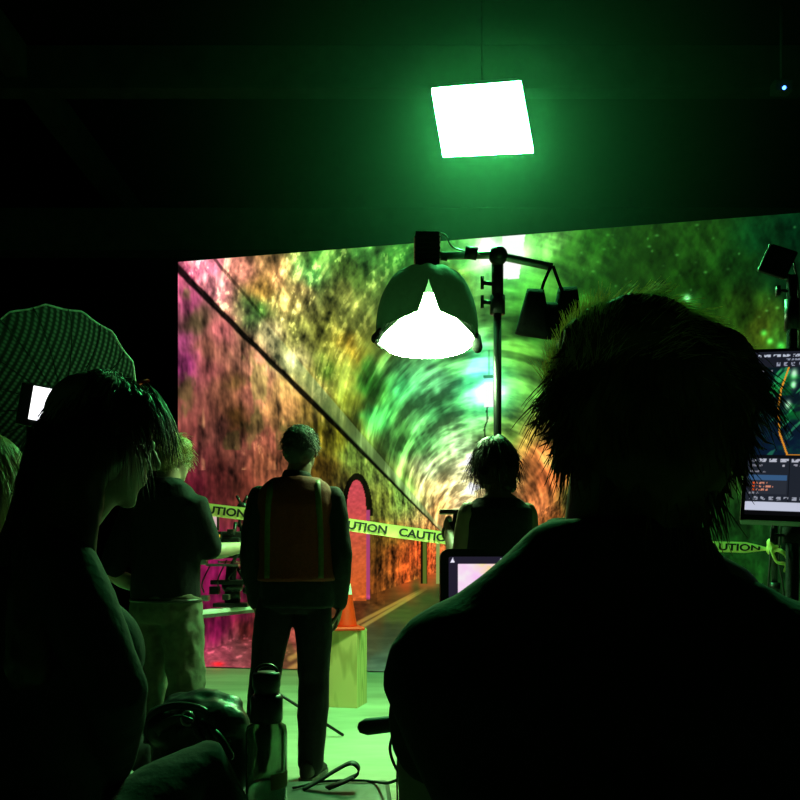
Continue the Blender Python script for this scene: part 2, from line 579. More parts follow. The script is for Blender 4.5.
    rgb = rgb * (1 - .6 * bandf[:, None]) + .6 * bandf[:, None] * (rgb.mean(1)[:, None] * .25 + np.array([.38, .56, .24]) * .75) + (.05 * band)[:, None]
    l2 = (1 - sstep(.006, .014, np.abs(rr + jit - 1.182))) * (a < -60)
    rgb *= (1 - (.12 + .45 * sstep(170, 270, -a)) * l2)[:, None]
    ar = np.abs(np.hypot(a / s - XC, b / s - LY) - RV)
    for s0, wd, dk in ((93.5, 2.2, .38), (150., 3.0, .08), (62., 1.6, .12), (46., 1.5, .15)):
        rgb *= (1 - dk * vault * (1 - sstep(wd * .5, wd, np.abs(s - s0))) * sstep(-60, -10, a) * sstep(110, 60, a))[:, None]
    # bricked-up doorway on the left wall
    ex, ey = (x - 356.5) / 9.5, (y - 508) / 28.
    inside = ((y > 508) & (np.abs(ex) < 1) & (y < 601)) | ((y <= 508) & (ex * ex + ey * ey < 1))
    ex2, ey2 = (x - 357.) / 15.5, (y - 512) / 39.
    ring = (((y <= 512) & (ex2 * ex2 + ey2 * ey2 < 1)) | ((y > 512) & (np.abs(ex2) < 1) & (y < 516))) & ~inside
    rgb[ring] *= .16
    bk = fbm(x / 3, y / 2.2, seed=77, oct=2)
    gr = sstep(480, 600, y)
    dcol = np.stack([.80 + 0 * y, .30 + .06 * sstep(500, 560, y), .33 - .18 * gr], -1) * (.85 + .3 * bk)[:, None]
    rgb[inside] = dcol[inside]
    post = (x > 366) & (x < 370) & (y > 510) & (y < 599)
    rgb[post] = np.array([.78, .30, .52]) * .85
    rgb[(x > 370) & (x < 377) & (y > 520) & (y < 604)] *= .8
    # posts further in
    for x0, x1, c in ((420.8, 422.6, (.08, .05, .02)), (422.6, 426.2, (.35, .42, .14)), (426.2, 427.2, (.12, .06, .02)), (436.5, 439.5, (.55, .62, .32))):
        k = (x > x0) & (x < x1) & (y > 536) & (y < 584)
        rgb[k] = np.array(c)
    # far arches, orange and white
    cy0 = VY + LY * 30
    far = sstep(44, 26, s) * vault
    rgb = rgb * (1 - .35 * far[:, None]) + .35 * far[:, None] * np.array([1., .82, .5])
    # double line on the tunnel road, rubble along the wall foot
    for off in (-2.2, 2.2):
        d = seg_dist(x, y, 290, 664 + off * 2.4, 426, 588 + off * .4)
        rgb += ((1 - sstep(.8, 2.4 * (y - 560) / 60 + .3, d)) * floor * sstep(585, 600, y))[:, None] * np.array([.28, .25, .10])
    edge = b / np.maximum(-a, 1) - FY
    rub = (a < -85) * sstep(-.03, .0, edge) * (1 - sstep(.13, .24, edge))
    rn = fbm(x / 7, y / 4, seed=33)
    rgb = rgb * (1 + rub * .9 * (rn - .5))[:, None]
    rgb += (rub * sstep(.66, .74, rn) * sstep(330, 260, x))[:, None] * np.array([.22, .10, .12])
    hot = np.exp(-(((x - 218) / 6) ** 2 + ((y - 664) / 2.2) ** 2))
    rgb += hot[:, None] * np.array([.5, -.1, -.12])
    # lamps along the crown of the tunnel, drawn as part of the picture
    def glow(cx, cy, rad, col, k):
        nonlocal rgb
        rgb += (k * np.exp(-((x - cx) ** 2 + (y - cy) ** 2) / (rad * rad)))[:, None] * np.array(col)
    glow(503, 256, 36, (.35, .8, .4), .9)
    glow(488, 248, 10, (.8, 1, .8), .9)
    glow(513, 255, 13, (1, 1, .9), .9)
    rgb[(x > 502) & (x < 525 - (y - 236) * .14) & (y < 279)] = 1
    glow(488, 392, 26, (.2, .85, .6), .9)
    glow(489, 390, 11, (.9, 1, .9), 1.)
    rgb[(x > 484) & (x < 494) & (y > 382) & (y < 407)] = 1
    rgb[(x > 483) & (x < 493) & (y > 375) & (y < 378)] *= .45
    rgb[np.abs(x - 488 + (y - 407) * .12 - .8 * np.sin(y / 3)) < (.9 * ((y > 407) & (y < 440)))] *= .35
    rgb[(np.abs(x - 489) < 1.2) & (y > 350) & (y < 375)] *= .75
    glow(687, 298, 3.2, (.6, 1, .7), 1.)
    glow(690, 303, 10, (.1, .3, .12), .8)
    glow(468, 482, 15, (.5, .5, .3), .4)
    glow(455, 462, 20, (.2, .28, .12), .4)
    for cx, cy, rd in ((781, 346, 4), (770, 341, 3), (764, 333, 3)):
        glow(cx, cy, rd, (.2, .8, .3), .8)
    rgb *= (1 - .25 * sstep(270, 235, x) * sstep(500, 560, y) * sstep(668, 640, y))[:, None]
    return lin(np.clip(rgb, .006, 1.05))


HS = 405 * 8.39 / 800


def wall_pt(px, top):
    d = HS * 800 / (405 + .106 * (px - 178))
    return V(((px - 400) / 800 * d, d, HS if top else 0.012))


ledr = tag(empty('led_screen', wall_pt(500, False) * 1), 'huge lit video wall showing a stone tunnel, standing on the studio floor', 'screen')
loc = ledr.location.copy()
wl, wr, wt = wall_pt(178, False), wall_pt(960, False), wall_pt(178, True)
disp = display('display', wl, wr, wt, 1000, 560, paint_tunnel, emit_attr('tunnel_picture', 'AUTO' if False else 'NONE'), ledr)
disp.location = -loc
dirw = (wr - wl).normalized()
back = V((-dirw.y, dirw.x, 0))
mid = (wl + wr) / 2
bm = B()
rotw = Matrix.Rotation(math.atan2(dirw.y, dirw.x), 3, 'Z')
box(bm, mid + back * .06 + V((0, 0, HS / 2)) - loc, ((wr - wl).length + .02, .09, HS - .004), rotw)
obj('cabinet_frame', bm, M['black_metal'], ledr, smooth=False)
for k in range(5):
    c = wl.lerp(wr, (k + .5) / 5) + back * .25
    bm = B()
    box(bm, c + V((0, 0, 1.6)) - loc, (.06, .3, 3.2), rotw)
    obj('support_strut', bm, M['black_metal'], ledr, smooth=False)

# ------------------------------------------------------------------ black surroundings
w = bpy.data.worlds.new('studio_haze')
S.world = w
w.use_nodes = True
nt = w.node_tree
nt.nodes['Background'].inputs['Color'].default_value = (0, 0, 0, 1)
# ------------------------------------------------------------------ overhead light panel
def P3(px, py, z):
    d = (z - CAMZ) * F / (HY - py)
    return V(((px - CX) / F * d, d, z))


nl, nr = P3(432, 93, 4.2), P3(521, 86, 4.2)
fl, fr = P3(443, 157, 4.0), P3(533, 153, 4.0)
cen = (nl + nr + fl + fr) / 4
pan = tag(empty('studio_light', cen), 'glaring square green light panel hung above the screen', 'light')
upn = (nr - nl).cross(fl - nl).normalized()
if upn.z < 0:
    upn = -upn
bm = B()
lo = [bm.verts.new(p - cen) for p in (nl, nr, fr, fl)]
hi_ = [bm.verts.new(p - cen + upn * .05) for p in (nl, nr, fr, fl)]
bm.faces.new(lo); bm.faces.new(hi_)
for k in range(4):
    bm.faces.new((lo[k], lo[(k + 1) % 4], hi_[(k + 1) % 4], hi_[k]))
obj('diffuser', bm, M['glow_light'], pan, smooth=False)
bm = B()
lo = [bm.verts.new((p - cen) * .96 + upn * .056) for p in (nl, nr, fr, fl)]
hi_ = [bm.verts.new((p - cen) * .90 + upn * .12) for p in (nl, nr, fr, fl)]
bm.faces.new(lo); bm.faces.new(hi_)
for k in range(4):
    bm.faces.new((lo[k], lo[(k + 1) % 4], hi_[(k + 1) % 4], hi_[k]))
obj('housing', bm, M['black_metal'], pan, smooth=False)
for a, b in ((nl, fl), (nr, fr)):
    bm = B(); tube(bm, [((a + b) / 2 - cen) * .8 + upn * .11, V((0, 0, .20))], .008)
    obj('yoke', bm, M['drape'], pan)
bm = B(); tube(bm, [V((0, 0, .19)), V((0, 0, 6.0 - cen.z))], .008)
obj('hanging_rod', bm, M['drape'], pan)

# haze hanging under the roof round the light panel
nt = S.world.node_tree
gp_ = nt.nodes.new('ShaderNodeNewGeometry')
gd = nt.nodes.new('ShaderNodeTexGradient'); gd.gradient_type = 'SPHERICAL'
pw = nt.nodes.new('ShaderNodeMath'); pw.operation = 'POWER'; pw.inputs[1].default_value = 2.2
ml = nt.nodes.new('ShaderNodeMath'); ml.operation = 'MULTIPLY'; ml.inputs[1].default_value = .022
vs = nt.nodes.new('ShaderNodeVolumeScatter')
vs.inputs['Color'].default_value = (.75, 1, .85, 1)
sc_ = V((1 / 3.0, 1 / 2.2, 1 / 2.4))
mp = nt.nodes.new('ShaderNodeMapping')
mp.inputs['Scale'].default_value = sc_
mp.inputs['Location'].default_value = (-cen.x * sc_.x, -cen.y * sc_.y, -cen.z * sc_.z)
nt.links.new(gp_.outputs['Position'], mp.inputs['Vector']); nt.links.new(mp.outputs[0], gd.inputs['Vector'])
nt.links.new(gd.outputs['Fac'], pw.inputs[0]); nt.links.new(pw.outputs[0], ml.inputs[0])
nt.links.new(ml.outputs[0], vs.inputs['Density']); nt.links.new(vs.outputs[0], nt.nodes['World Output'].inputs['Volume'])
S.world.cycles.volume_step_size = .5

# ------------------------------------------------------------------ dome light on its boom stand
DD = 4.6
pole_x = P(497.5, 0, DD).x
ztop = P(0, 256, DD).z
st = tag(empty('boom_stand', (pole_x, DD, 0)), 'tall black stand with a crossbar carrying the dome light and the hanging sandbag', 'light stand')
bm = B(); tube(bm, [(0, 0, .12), (0, 0, 1.35)], .030, 14); tube(bm, [(0, 0, 1.3), (0, 0, P(0, 312, DD).z)], .023, 14)
obj('pole', bm, M['black_metal'], st)
bm = B(); tube(bm, [(0, 0, P(0, 314, DD).z), (0, 0, P(0, 296, DD).z)], .044, 14); tube(bm, [(0, 0, P(0, 300, DD).z), (0, 0, P(0, 262, DD).z)], .034, 14)
obj('collar', bm, M['black_metal'], st)
for zz in (284, 303):
    bm = B(); tube(bm, [(-.03, -.0, P(0, zz, DD).z), (-.085, -.02, P(0, zz, DD).z)], .012)
    box(bm, (-.09, -.02, P(0, zz, DD).z), (.018, .02, .07))
    obj('knob', bm, M['black_metal'], st)
bm = B(); ell(bm, (0, -.03, ztop - .01), (.055, .05, .055)); tube(bm, [(0, -.09, ztop - .01), (0, .05, ztop - .01)], .03)
obj('grip_head', bm, M['black_metal'], st)
a0, a1 = P(436, 256, DD) - st.location, P(552, 267, DD) - st.location
bm = B(); tube(bm, [a0, V((-.02, -.03, ztop - .005)), a1], .022, 12)
obj('crossbar', bm, M['steel'], st)
bm = B(); tube(bm, [V((-.19, -.03, ztop + .01)), V((-.12, -.03, ztop))], .036); obj('clamp', bm, M['black_metal'], st)
for k in range(3):
    a = PI / 2 + k * 2 * PI / 3 + .5
    bm = B(); tube(bm, [(0, 0, .62), (math.cos(a) * .62, math.sin(a) * .62, .014)], .013); obj('leg', bm, M['steel'], st)
    bm = B(); tube(bm, [(0, 0, .2), (math.cos(a) * .36, math.sin(a) * .36, .27)], .008); obj('brace', bm, M['steel'], st)

dome = tag(empty('dome_light', P(427, 252, DD)), 'black dome softbox glaring white from its open mouth at the boom end', 'light')
dl = dome.location
RD = 51 / 800 * DD
zr = P(0, 342, DD).z - dl.z
zt = P(0, 271, DD).z - dl.z
prof = []
for k in range(21):
    a = k / 20 * PI / 2
    prof.append((RD * (.22 + .78 * math.sin(a) ** .8), zr + (zt - zr) * (math.cos(a) ** .8 if k < 20 else 0)))
bm = B()
# shell with an open slit towards the viewer: narrow triangle left out
SEG = 64
rows = []
for r, z in prof:
    row = []
    f = max(0, (zr + .62 * (zt - zr) - z) / (.62 * (zt - zr)))        # 0 high up .. 1 at the rim
    half = .30 * f + 1.15 * max(0, (f - .62) / .38) ** 1.6
    for k in range(SEG + 1):
        a = -PI / 2 + half + (2 * PI - 2 * half) * k / SEG
        fold = 1 + .012 * math.cos(8 * a)
        row.append(bm.verts.new((r * fold * math.cos(a), r * fold * math.sin(a), z + .006 * math.sin(11 * a))))
    rows.append(row)
for a, b in zip(rows, rows[1:]):
    for k in range(SEG):
        bm.faces.new((a[k], a[k + 1], b[k + 1], b[k]))
bmesh.ops.remove_doubles(bm, verts=bm.verts, dist=1e-5)
bmesh.ops.recalc_face_normals(bm, faces=bm.faces)
sh = obj('dome_shell', bm, mat('dome_fabric', (.007, .020, .010), .8, 0, 30, .3, .3, trans=.02, spec=.2), dome)
bm = B(); spin(bm, [(.001, zr + .27), (RD * .35, zr + .25), (RD * .66, zr + .15), (RD * .84, zr + .06), (RD * .93, zr), (RD * .8, zr - .035), (RD * .5, zr - .055), (.001, zr - .062)])
obj('diffuser', bm, M['glow_dome'], dome)
bm = B(); tube(bm, [V((math.cos(a) * RD * 1.0, math.sin(a) * RD * 1.0, zr + .004)) for a in [-PI / 2 + 1.4 + (2 * PI - 2.8) * k / 40 for k in range(41)]], .010, 8)
obj('rim_ring', bm, M['black_metal'], dome)
bm = B(); tube(bm, [(-RD * 1.0, 0, zr + .02), (-RD * .86, -.08, zr + .035)], .03, 12, round_=True); obj('side_flap', bm, M['canvas'], dome)
bm = B(); tube(bm, [(RD * .95, -.02, zr + .02), (RD * .97, -.06, zr - .05)], .03, 12, round_=True); obj('side_flap', bm, M['canvas'], dome)
bm = B()
hw = 12 / 800 * DD
box(bm, (0, 0, (P(0, 236, DD).z + P(0, 271, DD).z) / 2 - dl.z), (2 * hw, .14, 35 / 800 * DD))
for k in range(5):
    box(bm, (0, 0, P(0, 242 + k * 5, DD).z - dl.z), (2 * hw + .012, .15, .008))
obj('lamp_head', bm, M['black_metal'], dome, smooth=False, bevel=.006)
bm = B(); ell(bm, (hw * .4, 0, P(0, 235, DD).z - dl.z), (.05, .03, .012)); obj('top_bracket', bm, M['steel'], dome)
bm = B(); tube(bm, catmull([V((.04, -.05, .085)), V((.1, -.07, .07)), V((.15, -.06, .0)), V((.3, -.05, -.03))]), .005, 6); obj('power_cable', bm, M['white'], dome)
bm = B(); tube(bm, [(hw, 0, -.02), (hw + .05, 0, -.03)], .024); obj('swivel', bm, M['black_metal'], dome)

sb = tag(empty('sandbag', P(552, 310, DD - .0)), 'dark saddle sandbag hanging by straps from the right end of the crossbar', 'sandbag')
sl = sb.location


def lobe(cx0, cx1, top, bot, dy):
    bm = B()
    q = [P(*p, DD + dy) - sl for p in (top[0], top[1], bot[1], bot[0])]
    rs = []
    for f, th in ((0, .015), (.12, .04), (.45, .06), (.85, .065), (1., .03)):
        l, r = q[0].lerp(q[3], f), q[1].lerp(q[2], f)
        rs.append((( l + r) / 2, (r - l) / 2, V((0, th, 0))))
    # square-ish section
    vs_ = []
    for c, u, v in rs:
        ring = []
        for k in range(24):
            a = 2 * PI * k / 24
            cs, sn = math.cos(a), math.sin(a)
            ring.append(bm.verts.new(c + u * math.copysign(abs(cs) ** .4, cs) + v * math.copysign(abs(sn) ** .7, sn)))
        vs_.append(ring)
    for a, b in zip(vs_, vs_[1:]):
        for k in range(24):
            bm.faces.new((a[k], a[(k + 1) % 24], b[(k + 1) % 24], b[k]))
    bm.faces.new(vs_[0]); bm.faces.new(vs_[-1][::-1])
    return obj('bag_lobe', bm, M['sandbag'], sb)


lobe(0, 0, ((527, 289), (544, 290)), ((515, 333), (551, 339)), 0)
lobe(0, 0, ((558, 288), (577, 287)), ((549, 339), (583, 336)), .03)
lobe(0, 0, ((543, 303), (560, 303)), ((545, 337), (556, 337)), .015)
bm = B(); ribbon(bm, [P(541, 292, DD) - sl, P(544, 282, DD) - sl, P(551, 266, DD - .03) - sl], (1, 0, 0), .018, .004); obj('strap', bm, M['sandbag'], sb)
bm = B(); ribbon(bm, [P(562, 291, DD) - sl, P(558, 280, DD) - sl, P(553, 266, DD - .03) - sl], (1, 0, 0), .018, .004); obj('strap', bm, M['sandbag'], sb)


# ------------------------------------------------------------------ simple stands
def light_stand(name, label, x, y, top, r=.014, spread=.45, hub=.55, group=None, a0=.4, m='black_metal'):
    t = tag(empty(name, (x, y, 0)), label, 'stand', group)
    bm = B(); tube(bm, [(0, 0, .1), (0, 0, max(.3, top * .55))], r * 1.15, 12); tube(bm, [(0, 0, max(.25, top * .5)), (0, 0, top)], r, 12)
    obj('pole', bm, M[m], t)
    for zz in (hub, top * .55):
        bm = B(); tube(bm, [(0, 0, zz - .03), (0, 0, zz + .03)], r * 1.7, 12)
        obj('collar', bm, M[m], t)
        bm = B(); tube(bm, [(-r, 0, zz), (-r - .05, 0, zz)], .006); box(bm, (-r - .055, 0, zz), (.012, .014, .05)); obj('knob', bm, M[m], t)
    for k in range(3):
        a = a0 + k * 2 * PI / 3
        bm = B(); tube(bm, [(0, 0, hub), (math.cos(a) * spread, math.sin(a) * spread, .012)], .010, 8, round_=True)
        obj('leg', bm, M[m], t)
    return t


# stand right of frame that carries the small square lamp
LD = 3.0
sx = P(792, 0, LD).x
lst = light_stand('lamp_stand', 'black stand right of the monitor topped by a small square lamp', sx, LD, P(0, 276, LD).z, 0.019, .5, .5, m='canvas')
bm = B(); tube(bm, [(0, 0, P(0, 330, LD).z), (0, 0, P(0, 300, LD).z)], .027); obj('collar', bm, M['black_metal'], lst)
bm = B(); tube(bm, [(0, 0, P(0, 291, LD).z), (-.05, 0, P(0, 291, LD).z)], .007); box(bm, (-.053, 0, P(0, 291, LD).z), (.012, .02, .035)); obj('knob', bm, M['black_metal'], lst)
lp = tag(empty('square_lamp', P(778, 262, LD)), 'small black square lamp tilted on top of the stand at right', 'light')
rot = Euler((math.radians(14), math.radians(24), math.radians(-14))).to_matrix()
bm = B(); box(bm, (0, 0, 0), (.10, .05, .10), rot); obj('housing', bm, M['sandbag'], lp, smooth=False, bevel=.006)
bm = B(); box(bm, rot @ V((-.053, .0, 0)), (.004, .05, .098), rot); obj('edge_trim', bm, M['steel'], lp, smooth=False)
bm = B(); tube(bm, [rot @ V((.03, 0, -.04)), V((.052, 0, P(0, 278, LD).z - lp.location.z)), ], .012); obj('mount', bm, M['black_metal'], lp)
bm = B(); tube(bm, catmull([P(794, 262, LD + .03), P(799, 300, LD + .03), P(798, 400, LD + .03), P(799, 520, LD + .03), P(797, 640, LD + .03)]), .004, 6)
cbl = obj('lamp_cable', bm, M['rubber']); tag(cbl, 'thin black cable running down beside the lamp stand at right', 'cable')

# ------------------------------------------------------------------ caution tape and the stands it is tied to
TD = 4.95
tape_px = [(167, 503.5), (200, 508.5), (260, 515.5), (300, 520), (350, 525), (400, 532), (452, 538.5), (520, 543), (600, 545.5), (700, 546.5), (745, 547.5), (768, 549)]
tpts = catmull([P(x, y, TD) for x, y in tape_px], 14)
light_stand('tape_stand', 'slim dark stand behind the man in the T-shirt, holding the left end of the tape', tpts[0].x, TD + .02, 1.62, .012, .4, .5)
rs_ = light_stand('tape_stand', 'slim dark stand under the big monitor with caution tape knotted round it', P(776, 0, TD).x, TD + .02, 1.7, .02, .4, .5)
for (x0, y0), (x1, y1) in (((772, 520), (768, 600)), ((781, 520), (784, 600))):
    bm = B(); tube(bm, catmull([P(x0, y0, TD), P(x0 - 2, (y0 + y1) / 2, TD - .03), P(x1, y1, TD - .03), P(x1, 700, TD - .02)]), .007, 6)
    c = obj('hanging_cable', bm, M['rubber'])
    tag(c, 'black cable hanging down the %s side of the tape-knotted stand' % ('left' if x0 < 776 else 'right'), 'cable')
tape = tag(empty('caution_tape', tpts[0]), 'yellow barrier tape printed CAUTION, stretched across in front of the screen', 'tape')
t0 = tape.location.copy()
arc_l = [0]
for a, b in zip(tpts, tpts[1:]):
    arc_l.append(arc_l[-1] + (b - a).length)
TW = .078


def tape_frame(L):
    L = min(max(L, 0), arc_l[-1] - 1e-6)
    i = max(k for k in range(len(arc_l) - 1) if arc_l[k] <= L)
    f = (L - arc_l[i]) / (arc_l[i + 1] - arc_l[i])
    p = tpts[i].lerp(tpts[i + 1], f)
    t = (tpts[i + 1] - tpts[i]).normalized()
    tw = .16 * math.sin(L * 1.9 + 1)
    up = V((-t.z, .30 * math.sin(L * 1.3) * .5 + tw * .5, t.x)).normalized()
    up = (up - t * up.dot(t)).normalized()
    return p, t, up


def squeeze(L):
    e = arc_l[-1]
    k = 1 - .75 * max(0, min(1, (L - (e - .14)) / .14))
    return k * (.86 if L > 2.9 else 1)


bm = B()
rows = []
n = 160
for k in range(n + 1):
    L = arc_l[-1] * k / n
    p, t, up = tape_frame(L)
    wv = TW * squeeze(L)
    bow = V((0, 1, 0)) * .004
    rows.append([bm.verts.new(p - t0 + up * wv * q + (bow if abs(q) < .4 else V())) for q in (-.5, -.25, 0, .25, .5)])
for a, b in zip(rows, rows[1:]):
    for j in range(4):
        bm.faces.new((a[j], b[j], b[j + 1], a[j + 1]))
obj('tape_band', bm, M['tape'], tape)
# lettering
fc = bpy.data.curves.new('lettering', 'FONT')
fc.body = 'CAUTION'
fc.size = 1
fc.offset = .036
fo = bpy.data.objects.new('lettering', fc)
COL.objects.link(fo)
dg = bpy.context.evaluated_depsgraph_get(); dg.update()
word = bpy.data.meshes.new_from_object(fo.evaluated_get(dg))
bpy.data.objects.remove(fo)
wco = [v.co.copy() for v in word.vertices]
wpol = [list(p.vertices) for p in word.polygons]
x0, x1 = min(c.x for c in wco), max(c.x for c in wco)
y0, y1 = min(c.y for c in wco), max(c.y for c in wco)
# arc length at a given photo column
def L_at(px):
    tx = (px - CX) / F * TD
    for i in range(len(tpts) - 1):
        if tpts[i].x <= tx <= tpts[i + 1].x:
            return arc_l[i] + (arc_l[i + 1] - arc_l[i]) * (tx - tpts[i].x) / (tpts[i + 1].x - tpts[i].x)
    return 0
for sp in (189, 259.5, 330, 399, 470, 545, 622, 700):
    bm = B()
    L0 = L_at(sp); Lw = L_at(sp + (57 if sp < 690 else 60)) - L0
    vv = []
    for c in wco:
        L = L0 + (c.x - x0) / (x1 - x0) * Lw
        p, t, up = tape_frame(L)
        vv.append(bm.verts.new(p - t0 + up * ((c.y - y0) / (y1 - y0) - .5) * .052 * squeeze(L) + V((0, -.004, 0))))
    for f in wpol:
        try:
            bm.faces.new([vv[i] for i in f])
        except ValueError:
            pass
    obj('lettering', bm, M['tape_ink'], tape, smooth=False)
bm = B()
kx = P(771, 549, TD) - t0
ell(bm, kx, (.03, .035, .035)); ell(bm, kx + V((-.015, -.01, .03)), (.015, .02, .035)); ell(bm, kx + V((.03, -.01, .015)), (.03, .02, .012))
bm2 = remesh(bm, .006, 2, .006, 30)
obj('knot', bm2, M['tape'], tape)
bm = B(); ribbon(bm, [p - t0 for p in catmull([P(772, 549, TD - .02), P(781, 551, TD - .04), P(787, 558, TD - .03), P(784, 572, TD - .03)])], (.5, .3, .8), .03, .001); obj('tail', bm, M['tape'], tape)
bm = B(); ribbon(bm, [p - t0 for p in catmull([P(771, 550, TD - .03), P(777, 562, TD - .05), P(786, 565, TD - .04), P(788, 580, TD - .03)])], (.9, .3, .2), .022, .001); obj('tail', bm, M['tape'], tape)

# ------------------------------------------------------------------ wooden box with the cone on it
ct = P(352, 708, 6.0)
bx = tag(empty('wooden_box', (ct.x - .06, 6.14, 0), math.radians(-14)), 'raw pine box standing upright on the floor under the traffic cone', 'box')
hb = .572
bm = B(); box(bm, (0, 0, hb / 2 + .0), (.27, .26, hb)); obj('body', bm, M['wood'], bx, smooth=False, bevel=.003)
bm = B(); box(bm, (0, 0, hb + .004), (.262, .252, .012)); obj('lid', bm, M['wood'], bx, smooth=False, bevel=.002)
cn = tag(empty('traffic_cone', (P(345.5, 0, 6.05).x, 6.07, hb + .010), .25), 'orange traffic cone with a white band, standing on the pine box', 'cone')
bm = B()
box(bm, (0, 0, .014), (.25, .25, .028)); obj('base', bm, M['orange'], cn, smooth=False, bevel=.012)
bm = B(); spin(bm, [(.001, .025), (.088, .025), (.085, .04), (.055, .225), (.020, .44), (.016, .445), (.001, .445)]); obj('body', bm, M['orange'], cn)
bm = B(); spin(bm, [(.0497, .268), (.0345, .355), (.0335, .355), (.0335, .35)]); obj('white_band', bm, M['white'], cn)


# ================================================================== people
def head_shapes(bm, c, s, rot):
    """skull, face, jaw, nose, lips, brow, ears round head centre c (face along +y)"""
    def e(p, r, rr=None):
        ell(bm, V(c) + rot @ (V(p) * s), [q * s for q in r], rot @ rr if rr else rot, 24)
    e((0, -.012, .030), (.076, .096, .092))
    e((0, .030, -.030), (.064, .064, .085))
    e((0, .042, -.080), (.046, .046, .036))
    e((0, .072, -.103), (.020, .018, .017))
    e((0, .080, .030), (.048, .014, .012))
    e((.034, .070, -.020), (.022, .020, .020)); e((-.034, .070, -.020), (.022, .020, .020))
    tube(bm, [V(c) + rot @ (V(p) * s) for p in ((0, .086, .022), (0, .100, .0), (0, .112, -.022))], [.009 * s, .011 * s, .014 * s], 12, round_=True)
    e((.011, .096, -.026), (.009, .010, .008)); e((-.011, .096, -.026), (.009, .010, .008))
    e((0, .090, -.055), (.023, .013, .0065)); e((0, .088, -.066), (.020, .013, .007))
    for sx in (-1, 1):
        e((sx * .078, -.008, -.008), (.009, .022, .032)); e((sx * .074, -.002, -.03), (.008, .010, .012))


def hand_shapes(bm, wr, d, palm_n, side, s=1, curl=.5):
    """palm, four unequal bent fingers and a thumb leaving the side of the palm"""
    d = V(d).normalized()
    n = V(palm_n); n = (n - d * n.dot(d)).normalized()
    a = d.cross(n) * side                                   # towards the thumb
    wr = V(wr)
    rings(bm, [(wr - d * .02 * s, a * .026 * s, n * .020 * s), (wr + d * .015 * s, a * .032 * s, n * .018 * s), (wr + d * .055 * s, a * .041 * s, n * .016 * s),
               (wr + d * .088 * s, a * .040 * s, n * .013 * s), (wr + d * .098 * s, a * .034 * s, n * .008 * s)], 16)
    for k, (off, ln) in enumerate(((.029, .068), (.010, .076), (-.010, .070), (-.028, .055))):
        p = wr + d * .085 * s + a * off * s
        pts = [p]
        ang = curl * .35
        for seg in (.46, .31, .23):
            dd = d * math.cos(ang) + n * math.sin(ang) + a * off * .8
            pts.append(pts[-1] + dd.normalized() * ln * seg * s)
            ang += curl * .9
        tube(bm, pts, [.0095 * s, .009 * s, .0085 * s, .0075 * s], 10, round_=True)
    p = wr + d * .025 * s + a * .028 * s
    q = p + (d * .6 + a * .7 + n * .25).normalized() * .045 * s
    r = q + (d * .85 + a * .25 + n * .4).normalized() * .032 * s
    tube(bm, [p, q, r, r + (d * .8 + n * .5).normalized() * .02 * s], [.014 * s, .0115 * s, .010 * s, .0085 * s], 10, round_=True)


def frame_along(pts, right):
    out = []
    for i, p in enumerate(pts):
        t = (pts[min(i + 1, len(pts) - 1)] - pts[max(i - 1, 0)]).normalized()
        r = (V(right) - t * V(right).dot(t)).normalized()
        out.append((r, t.cross(r)))
    return out


def torso(bm, prof, right=(1, 0, 0), level=False):
    """prof: (centre, half width, half depth), bottom to top"""
    pts = [V(p[0]) for p in prof]
    fr = frame_along(pts, right)
    rs = []
    if level:
        fr = [(V((1, 0, 0)), V((0, 1, 0)))] * len(pts)
    for (c, hw, hd), (r, f) in zip(prof, fr):
        rs.append((V(c), r * hw, f * hd))
    rings(bm, rs, 28)


def limb(bm, a, b, c, r, seg=14):
    """two-segment tapering limb with a rounded bend"""
    a, b, c = V(a), V(b), V(c)
    pts = [a, a.lerp(b, .35), a.lerp(b, .75), b, b.lerp(c, .3), b.lerp(c, .7), c]
    rr = [r[0], r[0] * 1.02, r[0] * .35 + r[1] * .65, r[1], r[1] * 1.04, (r[1] + r[2]) / 2 * .97, r[2]]
    tube(bm, pts, rr, seg, round_=True)


